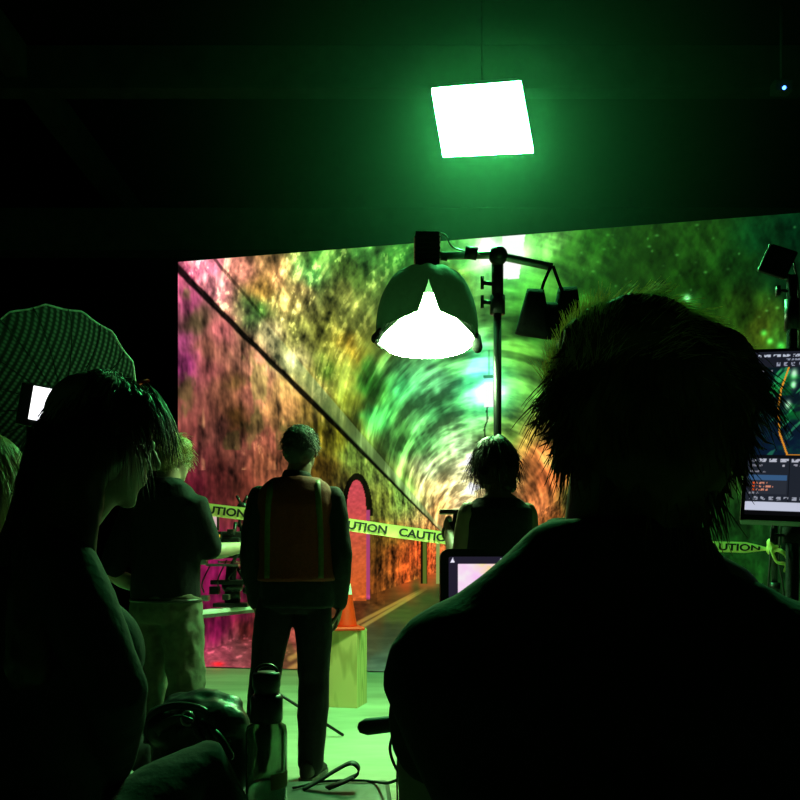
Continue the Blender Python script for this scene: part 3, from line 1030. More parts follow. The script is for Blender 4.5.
def strand_mesh(c, rad, n, length, mask, comb, grav=.5, spread=.35, jit=.35, r=.0012, steps=7, seed=0, avoid=None, vary=.5, lift=1.0, rot=None):
    """a mass of hair locks rooted on a skull-shaped ellipsoid, one mesh"""
    rnd = random.Random(seed)
    bm = B()
    c = V(c); rad = V(rad)
    k = 0
    while k < n:
        d = V((rnd.gauss(0, 1), rnd.gauss(0, 1), rnd.gauss(0, 1))).normalized()
        if not mask(d):
            continue
        k += 1
        p = V((d.x * rad.x, d.y * rad.y, d.z * rad.z)) * .97
        nn = V((d.x / rad.x, d.y / rad.y, d.z / rad.z)).normalized()
        dirv = (nn * spread + V(comb(d)) + V((rnd.uniform(-1, 1), rnd.uniform(-1, 1), rnd.uniform(-1, 1))) * jit).normalized()
        L = length(d) if callable(length) else length
        L *= 1 + vary * rnd.uniform(-1, 1)
        st = L / steps
        pts = [p.copy()]
        for j in range(steps):
            dirv = (dirv + V((0, 0, -grav / steps)) + V((rnd.uniform(-1, 1), rnd.uniform(-1, 1), rnd.uniform(-1, 1))) * .10).normalized()
            p = p + dirv * st
            q = V((p.x / rad.x, p.y / rad.y, p.z / rad.z))
            m = q.length
            lim = 1.0 + .02 * lift
            if m < lim and m > 0:
                p = p * (lim / m)
            pts.append(p.copy())
        w = [r * (1 - .8 * j / steps) for j in range(steps + 1)]
        side = V((rnd.uniform(-1, 1), rnd.uniform(-1, 1), rnd.uniform(-1, 1))).normalized()
        rows = []
        for j, q in enumerate(pts):
            t = (pts[min(j + 1, steps)] - pts[max(j - 1, 0)]).normalized()
            u = (side - t * side.dot(t)).normalized()
            v = t.cross(u)
            rows.append([bm.verts.new((rot @ (q) if rot else q) + c + (rot @ (u * math.cos(a) + v * math.sin(a)) if rot else u * math.cos(a) + v * math.sin(a)) * w[j]) for a in (0, 2.1, 4.2)])
        for a_, b_ in zip(rows, rows[1:]):
            for j in range(3):
                bm.faces.new((a_[j], a_[(j + 1) % 3], b_[(j + 1) % 3], b_[j]))
    return bm


def add_mesh(bm, me):
    bm.from_mesh(me)
    bpy.data.meshes.remove(me)
    return bm


def eyes(root, c, s, rot):
    for sx in (-1, 1):
        bm = B(); ell(bm, V(c) + rot @ V((sx * .031 * s, .079 * s, .006 * s)), .0115 * s, None, 12)
        obj('eye', bm, M['eye'], root)


def shoe(root, an, d, m='rubber', L=.27):
    d = V((d[0], d[1], 0)).normalized()
    a = V((-d.y, d.x, 0))
    an = V((an[0], an[1], 0))
    bm = B()
    rs = []
    for f, hw, h in ((-.32, .012, .03), (-.30, .032, .05), (-.15, .038, .055), (.1, .038, .045), (.35, .047, .032), (.55, .045, .027), (.66, .03, .02), (.69, .01, .014)):
        rs.append((an + d * f * L + V((0, 0, h + .004)), a * hw, V((0, 0, h))))
    rings(bm, rs, 18)
    tube(bm, [an + V((0, 0, .06)), an + V((0, 0, .12))], .043, 14)
    o = obj('shoe', remesh(bm, .008, 3), M[m], root)
    bm = B()
    bot = []
    for f, hw in ((-.33, .02), (-.28, .036), (-.1, .040), (.1, .040), (.35, .050), (.55, .047), (.68, .022)):
        bot.append((an + d * f * L, hw))
    lo = [bm.verts.new(p + a * w + V((0, 0, .002))) for p, w in bot] + [bm.verts.new(p - a * w + V((0, 0, .002))) for p, w in bot[::-1]]
    hi_ = [bm.verts.new(v.co + V((0, 0, .022))) for v in lo]
    bm.faces.new(lo); bm.faces.new(hi_[::-1])
    for k in range(len(lo)):
        bm.faces.new((lo[k], lo[(k + 1) % len(lo)], hi_[(k + 1) % len(lo)], hi_[k]))
    obj('sole', bm, M['black_plastic'], o, smooth=False)


def person_root(label, loc, yaw):
    return tag(empty('person', loc, yaw), label, 'person')


def rotm(yaw=0, pitch=0, roll=0):
    return (Matrix.Rotation(yaw, 3, 'Z') @ Matrix.Rotation(pitch, 3, 'X') @ Matrix.Rotation(roll, 3, 'Y'))


# ---------- director's chairs under the seated people
def director_chair(label, x, y, yaw, seat=.43, back_top=.86):
    t = tag(empty('folding_chair', (x, y, 0), yaw), label, 'chair')
    bm = B(); ribbon(bm, catmull([(-.26, 0, seat + .01), (-.15, 0, seat - .01), (.15, 0, seat - .01), (.26, 0, seat + .01)]), (0, 1, 0), .40, .006); obj('seat', bm, M['canvas'], t)
    bm = B(); ribbon(bm, catmull([(-.27, -.21, back_top - .09), (-.14, -.235, back_top - .09), (.14, -.235, back_top - .09), (.27, -.21, back_top - .09)]), (0, 0, 1), .17, .006); obj('backrest', bm, M['canvas'], t)
    for sx in (-1, 1):
        bm = B(); tube(bm, [(sx * .27, -.21, seat - .02), (sx * .27, -.21, back_top)], .011); obj('back_post', bm, M['black_metal'], t)
        bm = B(); box(bm, (sx * .28, .0, seat + .21), (.05, .46, .022)); obj('armrest', bm, M['black_plastic'], t, bevel=.006)
        for sy in (-1, 1):
            bm = B(); tube(bm, [(sx * .27, sy * .2, seat + .20), (sx * .27, sy * .2, .008)], .011); obj('leg', bm, M['black_metal'], t)
        bm = B(); tube(bm, [(sx * .27, -.2, .03), (sx * .27, .2, .03)], .010); obj('foot_rail', bm, M['black_metal'], t)
        bm = B(); tube(bm, [(sx * .25, .14 * sx, .05), (-sx * .25, .14 * sx, seat - .02)], .010); obj('cross_brace', bm, M['black_metal'], t)
    return t


# ---------- A: man seated in front, seen from behind
ax, ay = .273, .88
A = person_root('dark silhouetted man with shaggy hair seated with his back to us, large at right', (ax, ay, 0), 0)
hcA = V((.0, .03, 1.235)); rA = rotm(-.06, -.03, -.03)
bm = B()
head_shapes(bm, hcA, 1.0, rA)
torso(bm, [((0, .03, .43), .10, .09), ((0, .03, .50), .18, .13), ((0, .01, .60), .17, .12), ((0, -.02, .74), .165, .12), ((0, -.02, .88), .18, .12), ((0, -.01, .98), .18, .10), ((0, 0, 1.05), .11, .07), ((-.026, .01, 1.10), .068, .064), ((-.016, .025, 1.18), .064, .062)])
armA = {}
for sx in (-1, 1):
    sh, el, wr = V((sx * .208 - .012, .01, .950)), V((sx * .222 - .010, .14, .735)), V((sx * .13, .36, .70))
    armA[sx] = (sh, el, wr)
    limb(bm, sh, el, wr, (.054, .043, .030))
    hand_shapes(bm, wr, V((-sx * .35, .9, -.12)), (0, 0, -1), -sx, 1, .5)
    limb(bm, (sx * .09, .05, .50), (sx * .14, .46, .50), (sx * .14, .44, .10), (.085, .06, .042))
obj('body', remesh(bm, .0075, 4), M['skin'], A)
eyes(A, hcA, 1, rA)
bm = B()
torso(bm, [((0, .03, .46), .205, .14), ((-.01, .02, .52), .205, .145), ((-.02, -.01, .64), .20, .14), ((-.02, -.03, .75), .205, .14), ((-.02, -.03, .82), .215, .14), ((-.02, -.03, .86), .234, .138), ((-.02, -.025, .90), .252, .13),
           ((-.02, -.02, .95), .272, .122), ((-.022, -.01, .99), .262, .112), ((-.026, -.005, 1.02), .236, .10), ((-.032, 0, 1.045), .178, .092), ((-.036, .004, 1.07), .140, .086), ((-.035, .006, 1.095), .112, .082), ((-.032, .008, 1.118), .095, .078), ((-.028, .008, 1.130), .080, .072)], level=True)
for sx in (-1, 1):
    sh, el, wr = armA[sx]
    tube(bm, [sh + V((-sx * .05, 0, .01)), sh + V((sx * .004, 0, -.01)), sh.lerp(el, .2) + V((sx * .002, 0, 0)), sh.lerp(el, .38)], [.066, .066, .062, .058], 18, round_=True)
obj('shirt', remesh(bm, .009, 4, .005, 8, 3), M['black_cloth'], A)
bm = B(); tube(bm, [V((-.028 + .076 * math.cos(a), .008 + .068 * math.sin(a), 1.124 + .006 * math.sin(a))) for a in [2 * PI * k / 32 for k in range(33)]], .006, 8, cap=False)
obj('collar', bm, M['black_cloth'], A)
bm = B()
torso(bm, [((0, .03, .42), .12, .10), ((0, .03, .47), .195, .14), ((0, .02, .55), .19, .135), ((0, .01, .62), .18, .13)])
for sx in (-1, 1):
    limb(bm, (sx * .09, .05, .50), (sx * .14, .46, .50), (sx * .14, .44, .09), (.098, .076, .062))
obj('trousers', remesh(bm, .011, 4, .004, 9, 4), M['denim'], A)
for sx in (-1, 1):
    shoe(A, (sx * .14, .44), (sx * .15, 1))
# shaggy hair: a soft cap with hundreds of loose locks
hc = hcA + V((.003, -.012, .022))
bm = B()
for p, r in (((-.022, -.01, .050), (.082, .098, .066)), ((.048, -.01, .030), (.062, .090, .056)), ((0, -.035, .0), (.102, .085, .080)), ((-.056, -.02, -.02), (.042, .062, .06)), ((.058, -.02, -.02), (.042, .062, .06)),
             ((0, -.055, -.065), (.070, .05, .06)), ((0, -.05, -.11), (.052, .04, .045))):
    ell(bm, hc + V(p), r)
cap = remesh(bm, .007, 3, .008, 26, 8)
bm = add_mesh(B(), cap)
def fuse(sm_):
    me_ = bpy.data.meshes.new('t'); sm_.to_mesh(me_); sm_.free(); add_mesh(bm, me_)


fuse(strand_mesh(hc + V((0, -.008, -.002)), (.101, .104, .103), 2400, lambda d: .055 if d.z > .1 else .034, lambda d: d.y < .75 and d.z > -.5,
                 lambda d: V((d.x * (.9 if d.z > .1 else -.1) + .10, -.2, -.55 * (1 - .6 * max(0, d.z)))), .9, .04, .12, .0013, 7, 11))
# flicks at the sides and nape
fuse(strand_mesh(hc + V((0, -.01, -.03)), (.101, .088, .085), 220, .042, lambda d: abs(d.x) > .6 and -.5 < d.z < .45 and d.y < .5,
                 lambda d: V((d.x * .1, -.2, -.9)), -.35, .04, .12, .0015, 7, 12))
fuse(strand_mesh(hc + V((0, -.04, -.085)), (.062, .045, .055), 320, .050, lambda d: d.y < .3 and d.z < .3,
                 lambda d: V((d.x * .15, -.1, -1)), .3, .12, .18, .0014, 7, 13))
for k, (lx, lz, ln, ox_) in enumerate(((-.112, .012, .05, -.55), (-.108, -.012, .05, -.5), (-.096, -.04, .045, -.4), (-.085, -.065, .045, -.25), (-.078, -.09, .04, -.12), (.112, .005, .045, .4), (.108, -.02, .045, .4), (.094, -.05, .045, .3), (.080, -.08, .04, .15), (-.104, .04, .04, -.4))):
    ox = ox_ * .62
    for q_ in range(16):
        p0 = hc + V((lx * .90 + R.uniform(-.006, .006), -.02 + R.uniform(-.03, .03), lz + R.uniform(.0, .035)))
        dd = V((ox + R.uniform(-.12, .12), -.1, -.9)).normalized()
        l_ = ln * R.uniform(.7, 1.2)
        tube(bm, [p0, p0 + dd * l_ * .5, p0 + dd * l_ * .8 + V((ox * .012, 0, .004)), p0 + dd * l_ + V((ox * .03, 0, .010))], [.0035, .0026, .0014, .0004], 5)
hair_a = obj('hair', bm, M['hair_brown'], A)
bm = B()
# fly-away hairs on top, rim light put into their paler colour
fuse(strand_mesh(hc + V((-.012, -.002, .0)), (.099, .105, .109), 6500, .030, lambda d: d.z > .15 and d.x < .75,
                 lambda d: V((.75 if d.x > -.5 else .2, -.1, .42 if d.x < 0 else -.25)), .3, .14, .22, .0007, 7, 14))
o = obj('loose_strands', bm, mat('lit_hair_tint', (.85, .68, .30), .5, trans=.6), hair_a)
o['label'] = 'fine loose strands tinted pale for light from above'
director_chair('black folding chair under the seated man at right', ax, ay + .02, 0, .395, .80)

# ---------- B: woman seated at left, profile to the right
bx0, by0 = -.66, 1.40
yB = -math.radians(60)
Bp = person_root('dark silhouetted woman with long hair seated in profile at left, facing right', (bx0, by0, 0), yB)
wB = Matrix.Translation(V((bx0, by0, 0))) @ Matrix.Rotation(yB, 4, 'Z')
iB = wB.inverted()
def lb(x, y, z): return iB @ V((x, y, z))
hcB = lb(-.524, 1.40, 1.300); rB = rotm(.16, -.19, 0)
shB = {1: lb(-.555, 1.285, 1.085), -1: lb(-.68, 1.55, 1.085)}
elB = {1: lb(-.452, 1.275, .876), -1: lb(-.66, 1.63, .84)}
wrB = {1: lb(-.54, 1.49, .69), -1: lb(-.58, 1.61, .68)}
bm = B()
head_shapes(bm, hcB, .93, rB)
nb = lb(-.60, 1.40, 1.14)
tb = [((0, 0, .44), .10, .09), ((0, .0, .50), .175, .12), ((0, .0, .60), .16, .115), ((0, .01, .74), .145, .10), ((0, .03, .88), .155, .115), ((0, .035, .98), .155, .115), ((0, .03, 1.06), .15, .085), ((0, .035, 1.11), .08, .06), ((nb.x, nb.y + .01, 1.15), .05, .05), (tuple(hcB + V((0, -.01, -.075))), .048, .052)]
torso(bm, tb)
for sx in (-1, 1):
    limb(bm, shB[sx], elB[sx], wrB[sx], (.046, .038, .026))
    hand_shapes(bm, wrB[sx], (lb(-.52, 1.66, .60) - wrB[sx]), (0, 0, -1), -sx, .92, .5)
kn = {1: lb(-.402, 1.60, .672), -1: lb(-.52, 1.61, .475)}
an = {1: lb(-.25, 1.62, .31), -1: lb(-.50, 1.57, .10)}
hp = {1: V((.09, .04, .52)), -1: V((-.09, .04, .50))}
for sx in (-1, 1):
    limb(bm, hp[sx], kn[sx], an[sx], (.078, .052, .036))
obj('body', remesh(bm, .007, 4), M['skin'], Bp)
eyes(Bp, hcB, .96, rB)
bm = B(); ell(bm, hcB + rB @ (V((0, .089, -.055)) * .93), (.020, .010, .006), rB); ell(bm, hcB + rB @ (V((0, .087, -.066)) * .93), (.018, .010, .0065), rB)
obj('lips', bm, M['lips'], Bp)
bm = B()
torso(bm, [((c[0], c[1], c[2]), hw + .02, hd + .02) for c, hw, hd in tb[1:8]])
for sx in (-1, 1):
    limb(bm, shB[sx], elB[sx], wrB[sx].lerp(elB[sx], .1), (.060, .052, .040))
ell(bm, (.07, .12, .93), (.08, .075, .085)); ell(bm, (-.07, .12, .93), (.08, .075, .085)); ell(bm, (0, .09, .82), (.15, .09, .10))
obj('sweater', remesh(bm, .009, 4, .006, 8, 5), M['dark_cloth'], Bp)
bm = B()
torso(bm, [((0, 0, .43), .12, .10), ((0, .0, .50), .19, .135), ((0, .0, .60), .175, .13)])
for sx in (-1, 1):
    limb(bm, hp[sx], kn[sx], an[sx], (.092, .066, .056))
obj('trousers', remesh(bm, .010, 4, .004, 9, 6), M['black_cloth'], Bp)
fB = (math.sin(.0), 1)
shoe(Bp, lb(-.50, 1.57, 0), (0, 1), L=.24)
# raised foot of the crossed leg
bm = B(); d = (lb(-.16, 1.70, .25) - an[1]).normalized()
tube(bm, [an[1] - d * .05 + V((0, 0, -.01)), an[1] + d * .03, an[1] + d * .12, an[1] + d * .17], [.035, .040, .038, .026], 14, round_=True); obj('shoe', remesh(bm, .008, 3), M['rubber'], Bp)
# long hair
bm = B()
q = hcB
for p, r in (((0, .008, .042), (.090, .098, .088)), ((0, -.018, .0), (.090, .062, .098)), ((.055, -.015, -.02), (.042, .062, .085)), ((-.055, -.015, -.02), (.042, .062, .085)), ((0, .062, .078), (.060, .034, .036))):
    ell(bm, q + rB @ (V(p) * .86), tuple(z_ * .84 for z_ in r), rB)
def cur(pts, rs): tube(bm, catmull([q + V(p) for p in pts], 4), [rs[0] + (rs[1] - rs[0]) * k / (4 * (len(pts) - 1)) for k in range(4 * (len(pts) - 1) + 1)], 14, round_=True)
cur([(0, -.035, .0), (0, -.072, -.10), (0, -.115, -.24), (.0, -.13, -.38), (0, -.13, -.46)], (.062, .055))
cur([(.040, -.04, -.02), (.060, -.07, -.12), (.080, -.105, -.24), (.09, -.12, -.38)], (.052, .042))
cur([(-.040, -.04, -.02), (-.060, -.07, -.12), (-.080, -.10, -.24), (-.09, -.11, -.38)], (.052, .042))
cur([(.052, -.015, -.02), (.074, -.04, -.10), (.088, -.05, -.19), (.092, -.05, -.27)], (.040, .022))
cur([(-.052, -.01, -.02), (-.074, -.02, -.10), (-.088, -.02, -.19), (-.092, -.0, -.27)], (.040, .022))
bm = add_mesh(B(), remesh(bm, .008, 4, .006, 22, 9))
sm = strand_mesh(q + rB @ V((0, .004, .03)), (.082, .082, .090), 900, .08, lambda d: d.z > -.5 and d.y < .75, lambda d: V((d.x * .5, -.3 + .9 * d.y, -.6)), 1.4, .06, .14, .0012, 7, 21)
me = bpy.data.meshes.new('t'); sm.to_mesh(me); sm.free(); add_mesh(bm, me)
sm = strand_mesh(q + rB @ V((0, .02, .04)), (.076, .090, .082), 300, .075, lambda d: d.y > .45 and d.z > .15, lambda d: V((d.x * .9, .25, -.7)), 1.6, .06, .16, .0012, 8, 22)
me = bpy.data.meshes.new('t'); sm.to_mesh(me); sm.free(); add_mesh(bm, me)
sm = strand_mesh(q + V((0, -.07, -.12)), (.085, .062, .15), 900, .20, lambda d: d.y < .55, lambda d: V((d.x * .12, -.12, -1)), .9, .05, .10, .0012, 8, 23)
me = bpy.data.meshes.new('t'); sm.to_mesh(me); sm.free(); add_mesh(bm, me)
obj('hair', bm, M['hair_dark'], Bp)
bm = B(); ribbon(bm, catmull([q + rB @ V(p) for p in ((.040, .045, .112), (.0, .052, .122), (-.045, .045, .112), (-.074, .028, .090))]), (0, .6, .2), .014, .004)
o = obj('hair_clip', bm, M['orange'], Bp); o['label'] = 'thin orange hair clip'
director_chair('black folding chair under the seated woman at left', bx0 - .015, by0, yB, .375, .80)

# ---------- C: man in the orange vest
C_ = person_root('man standing with his back to us in an orange safety vest with lime stripes', (-.522, 4.03, 0), .03)
hcC = V((.02, .03, 1.655)); rC = rotm(-.12, 0, 0)
bm = B()
head_shapes(bm, hcC, 1.0, rC)
tc_ = [((0, 0, .84), .10, .09), ((0, 0, .90), .165, .115), ((0, 0, .97), .168, .115), ((0, 0, 1.08), .15, .10), ((0, 0, 1.20), .165, .112), ((0, 0, 1.32), .18, .118), ((0, -.01, 1.42), .178, .10), ((0, -.01, 1.475), .13, .08), ((.005, 0, 1.515), .064, .062), (tuple(hcC + V((0, -.01, -.06))), .056, .060)]
torso(bm, tc_)
arm = {1: (V((.184, -.01, 1.418)), V((.230, -.02, 1.12)), V((.215, .07, .87))), -1: (V((-.184, -.01, 1.418)), V((-.230, -.02, 1.12)), V((-.21, .07, .87)))}
leg = {1: (V((.085, 0, .90)), V((.088, .01, .48)), V((.072, -.02, .09))), -1: (V((-.10, 0, .90)), V((-.165, .02, .48)), V((-.19, .03, .09)))}
for sx in (-1, 1):
    limb(bm, *arm[sx], (.054, .043, .030)); hand_shapes(bm, arm[sx][2], (-sx * .15, .25, -1), (-sx, 0, 0), -1 * sx, 1, .5)
    limb(bm, *leg[sx], (.088, .060, .042))
obj('body', remesh(bm, .0075, 4), M['skin'], C_)
eyes(C_, hcC, 1, rC)
bm = B()
torso(bm, [(c, hw + .022, hd + .022) for c, hw, hd in [((0, 0, .86), .165, .12)] + tc_[2:8]] + [((0, 0, 1.495), .082, .078), ((.005, .0, 1.545), .070, .070)])
for sx in (-1, 1):
    limb(bm, arm[sx][0], arm[sx][1], arm[sx][2].lerp(arm[sx][1], .05), (.060, .056, .044))
obj('jacket', remesh(bm, .011, 4, .007, 8, 15), M['jacket'], C_)
bm = B()
torso(bm, [((0, -.0, .995), .200, .15), ((0, 0, 1.08), .192, .145), ((0, 0, 1.20), .198, .148), ((0, -.002, 1.32), .198, .15), ((0, -.01, 1.38), .206, .146), ((0, -.012, 1.44), .196, .130), ((0, -.012, 1.485), .158, .112), ((0, -.012, 1.512), .112, .094)])
vm = remesh(bm, .010, 3, .005, 9, 16)
vest = obj('safety_vest', vm, M['vest'], C_)
tree = BVHTree.FromPolygons([v.co for v in vm.vertices], [list(p.vertices) for p in vm.polygons])
for sx in (-1, 1):
    pts = []
    for k in range(26):
        z = 1.01 + (1.495 - 1.01) * k / 25
        x = sx * (.128 - .02 * (k / 25) ** 3)
        h = tree.ray_cast(V((x, -1, z)), V((0, 1, 0)))
        if h[0] is not None:
            pts.append(h[0] + V((0, -.004, 0)))
    if len(pts) > 3:
        bm = B(); ribbon(bm, pts, (1, 0, 0), .034, .003)
        s_ = obj('reflective_stripe', bm, M['reflect'], vest); s_['label'] = 'lime reflective stripe'
bm = B()
torso(bm, [((0, 0, .84), .13, .11), ((0, 0, .89), .185, .135), ((0, 0, .96), .182, .13)])
for sx in (-1, 1):
    limb(bm, *[p if i < 2 else p + V((0, 0, -.02)) for i, p in enumerate(leg[sx])], (.094, .080, .066))
obj('trousers', remesh(bm, .010, 4, .006, 9, 17), M['denim'], C_)
for sx in (-1, 1):
    shoe(C_, leg[sx][2], (sx * .25, 1))
bm = B()
for p, r in (((0, -.012, .045), (.086, .106, .085)), ((0, -.05, -.005), (.084, .068, .08)), ((0, .03, .085), (.07, .06, .04))):
    ell(bm, hcC + rC @ V(p), r, rC)
bm = add_mesh(B(), remesh(bm, .008, 3, .006, 30, 18))
sm = strand_mesh(hcC + rC @ V((0, -.018, .035)), (.088, .108, .092), 900, .024, lambda d: d.z > -.45 and d.y < .7, lambda d: V((d.x * .3, .1, -.4)), .5, .25, .3, .0016, 5, 31)
me = bpy.data.meshes.new('t'); sm.to_mesh(me); sm.free(); add_mesh(bm, me)
obj('hair', bm, M['hair_grey'], C_)

# ---------- D: man in the T-shirt at the camera rig
yD = -math.radians(22)
D_ = person_root('man in dark T-shirt and pale baggy trousers standing behind the seated woman', (-1.20, 4.1, 0), yD)
iD = (Matrix.Translation(V((-1.185, 4.1, 0))) @ Matrix.Rotation(yD, 4, 'Z')).inverted()
def ld(x, y, z): return iD @ V((x, y, z))
hcD = V((.01, .04, 1.63)); rD = rotm(-.25, -.10, 0)
bm = B()
head_shapes(bm, hcD, .98, rD)
torso(bm, tc_[:8] + [((0, .005, 1.49), .060, .06), (tuple(hcD + V((0, -.01, -.06))), .055, .058)])
arm = {1: (V((.175, 0, 1.375)), ld(-.955, 4.10, 1.14), ld(-.845, 4.34, 1.17)), -1: (V((-.178, 0, 1.375)), ld(-1.46, 4.06, 1.03), ld(-1.30, 4.26, .93))}
leg = {1: (V((.085, 0, .88)), V((.118, .01, .47)), V((.115, -.02, .09))), -1: (V((-.085, 0, .88)), V((-.125, .02, .47)), V((-.13, .03, .09)))}
for sx in (-1, 1):
    limb(bm, *arm[sx], (.052, .043, .031))
    limb(bm, *leg[sx], (.088, .060, .042))
hand_shapes(bm, arm[1][2], ld(-.70, 4.46, 1.17) - arm[1][2], (0, 0, -1), -1, 1, .55)
hand_shapes(bm, arm[-1][2], ld(-1.15, 4.40, .93) - arm[-1][2], (0, 0, -1), 1, 1, .5)
obj('body', remesh(bm, .0075, 4), M['skin_pale'], D_)
eyes(D_, hcD, .98, rD)
bm = B()
torso(bm, [((0, 0, .89), .190, .14), ((0, 0, .98), .19, .142), ((0, 0, 1.08), .185, .135), ((0, 0, 1.20), .19, .135), ((0, 0, 1.32), .198, .135), ((0, -.01, 1.415), .196, .122), ((0, -.01, 1.475), .152, .10), ((0, -.0, 1.51), .092, .084), ((0, .0, 1.522), .074, .072)])
for sx in (-1, 1):
    a_, b_ = arm[sx][0], arm[sx][1]
    tube(bm, [a_ + V((-sx * .04, 0, .005)), a_ + V((0, 0, .006)), a_.lerp(b_, .5), a_.lerp(b_, .9)], [.072, .076, .072, .068], 16, round_=True)
obj('t_shirt', remesh(bm, .010, 4, .008, 8, 25), M['dark_cloth'], D_)
bm = B()
torso(bm, [((0, 0, .78), .17, .13), ((0, 0, .84), .202, .15), ((0, 0, .92), .188, .140)])
for sx in (-1, 1):
    limb(bm, *[p if i < 2 else p + V((0, 0, -.03)) for i, p in enumerate(leg[sx])], (.108, .094, .086))
obj('trousers', remesh(bm, .010, 3, .017, 9, 27), M['khaki'], D_)
bm = B(); tube(bm, [V((.190 * math.cos(a), .140 * math.sin(a), .895)) for a in [2 * PI * k / 40 for k in range(41)]], .010, 8, cap=False)
obj('belt', bm, M['leather'], D_)
for sx in (-1, 1):
    shoe(D_, leg[sx][2], (sx * .2, 1))
bm = B()
for p, r in (((0, -.012, .045), (.085, .106, .084)), ((0, -.05, -.005), (.086, .070, .085)), ((.01, .03, .070), (.07, .06, .040))):
    ell(bm, hcD + rD @ V(p), r, rD)
bm = add_mesh(B(), remesh(bm, .008, 3, .008, 26, 28))
sm = strand_mesh(hcD + rD @ V((0, -.018, .03)), (.090, .108, .095), 900, .055, lambda d: d.z > -.6 and d.y < .7, lambda d: V((d.x * .3, .1, -.5)), .8, .5, .4, .0018, 5, 32)
me = bpy.data.meshes.new('t'); sm.to_mesh(me); sm.free(); add_mesh(bm, me)
obj('hair', bm, M['hair_blond'], D_)

# ---------- E: woman in the middle
yE = math.radians(14)
E_ = person_root('woman in a dark sleeveless top standing before the tunnel mouth, back to us', (.462, 3.8, 0), yE)
iE = (Matrix.Translation(V((.462, 3.8, 0))) @ Matrix.Rotation(yE, 4, 'Z')).inverted()
def le(x, y, z): return iE @ V((x, y, z))
hcE = V((-.015, .03, 1.562)); rE = rotm(.35, -.08, 0)
tE = [((0, 0, .80), .10, .09), ((0, 0, .86), .165, .115), ((0, 0, .93), .168, .115), ((0, 0, 1.03), .14, .10), ((0, 0, 1.16), .15, .11), ((0, 0, 1.27), .16, .115), ((0, -.01, 1.345), .155, .095), ((0, -.01, 1.39), .09, .065), ((-.005, 0, 1.42), .050, .050), (tuple(hcE + V((0, -.01, -.06))), .047, .05)]
bm = B()
head_shapes(bm, hcE, .96, rE)
torso(bm, tE)
arm = {1: (V((.145, -.01, 1.322)), V((.175, .02, 1.07)), V((.06, .24, 1.14))), -1: (V((-.145, -.01, 1.322)), V((-.178, .03, 1.08)), le(.245, 4.0, 1.235))}
leg = {1: (V((.08, 0, .85)), V((.09, .01, .46)), V((.09, -.02, .085))), -1: (V((-.08, 0, .85)), V((-.09, .02, .46)), V((-.095, .02, .085)))}
for sx in (-1, 1):
    limb(bm, *arm[sx], (.053, .043, .028)); limb(bm, *leg[sx], (.082, .056, .038))
hand_shapes(bm, arm[-1][2], (0, .6, .5), (1, 0, 0), 1, .9, .9)
hand_shapes(bm, arm[1][2], (-.5, .7, .3), (-1, 0, 0), -1, .9, .9)
obj('body', remesh(bm, .0075, 4), M['skin'], E_)
eyes(E_, hcE, .96, rE)
bm = B()
torso(bm, [(c, hw + .016, hd + .018) for c, hw, hd in tE[2:7]] + [((0, -.01, 1.375), .125, .085), ((0, -.01, 1.392), .10, .075)])
obj('sleeveless_top', remesh(bm, .010, 4, .006, 8, 35), M['black_cloth'], E_)
bm = B()
torso(bm, [((0, 0, .76), .12, .10), ((0, 0, .86), .185, .13), ((0, 0, .96), .16, .12)])
for sx in (-1, 1):
    limb(bm, *leg[sx], (.094, .070, .056))
obj('trousers', remesh(bm, .010, 4, .004, 9, 36), M['denim'], E_)
for sx in (-1, 1):
    shoe(E_, leg[sx][2], (sx * .2, 1), L=.24)
bm = B()
for p, r in (((0, -.015, .04), (.092, .108, .086)), ((0, -.055, -.01), (.094, .07, .10)), ((.05, -.03, -.06), (.045, .065, .075)), ((-.05, -.03, -.045), (.04, .055, .07)), ((.03, -.05, -.115), (.06, .045, .04)), ((.025, -.03, .105), (.045, .045, .03))):
    ell(bm, hcE + rE @ V(p), r, rE)
bm = add_mesh(B(), remesh(bm, .008, 3, .010, 22, 37))
sm = strand_mesh(hcE + rE @ V((0, -.022, .02)), (.095, .110, .105), 1100, .10, lambda d: d.z > -.8 and d.y < .6, lambda d: V((d.x * .2, -.1, -.8)), 1.0, .3, .3, .0018, 6, 38)
me = bpy.data.meshes.new('t'); sm.to_mesh(me); sm.free(); add_mesh(bm, me)
obj('hair', bm, M['hair_dark'], E_)

# ---------- F: person at the left edge
fx, fy = -1.10, 2.10
F_ = person_root('fair-haired person at the left edge of the frame, mostly cut off', (fx, fy, 0), -.3)
hcF = V((0, .03, 1.30)); rF = rotm(0, 0, 0)
bm = B()
head_shapes(bm, hcF, .97, rF)
tF = [((0, 0, .44), .10, .09), ((0, 0, .50), .175, .12), ((0, 0, .60), .16, .115), ((0, 0, .74), .15, .10), ((0, 0, .90), .165, .115), ((0, 0, 1.02), .165, .10), ((0, 0, 1.09), .10, .07), ((0, .01, 1.14), .055, .055), (tuple(hcF + V((0, -.01, -.06))), .05, .052)]
torso(bm, tF)
arm = {sx: (V((sx * .175, 0, 1.04)), V((sx * .20, .10, .78)), V((sx * .08, .34, .68))) for sx in (-1, 1)}
leg = {sx: (V((sx * .09, .04, .50)), V((sx * .12, .46, .50)), V((sx * .12, .44, .10))) for sx in (-1, 1)}
for sx in (-1, 1):
    limb(bm, *arm[sx], (.048, .040, .028)); limb(bm, *leg[sx], (.08, .055, .04))
    hand_shapes(bm, arm[sx][2], (-sx * .3, .9, -.2), (0, 0, -1), -sx, .95, .5)
obj('body', remesh(bm, .009, 4), M['skin_pale'], F_)
eyes(F_, hcF, .97, rF)
bm = B()
torso(bm, [(c, hw + .02, hd + .02) for c, hw, hd in tF[1:7]])
for sx in (-1, 1):
    limb(bm, arm[sx][0], arm[sx][1], arm[sx][2].lerp(arm[sx][1], .15), (.062, .054, .042))
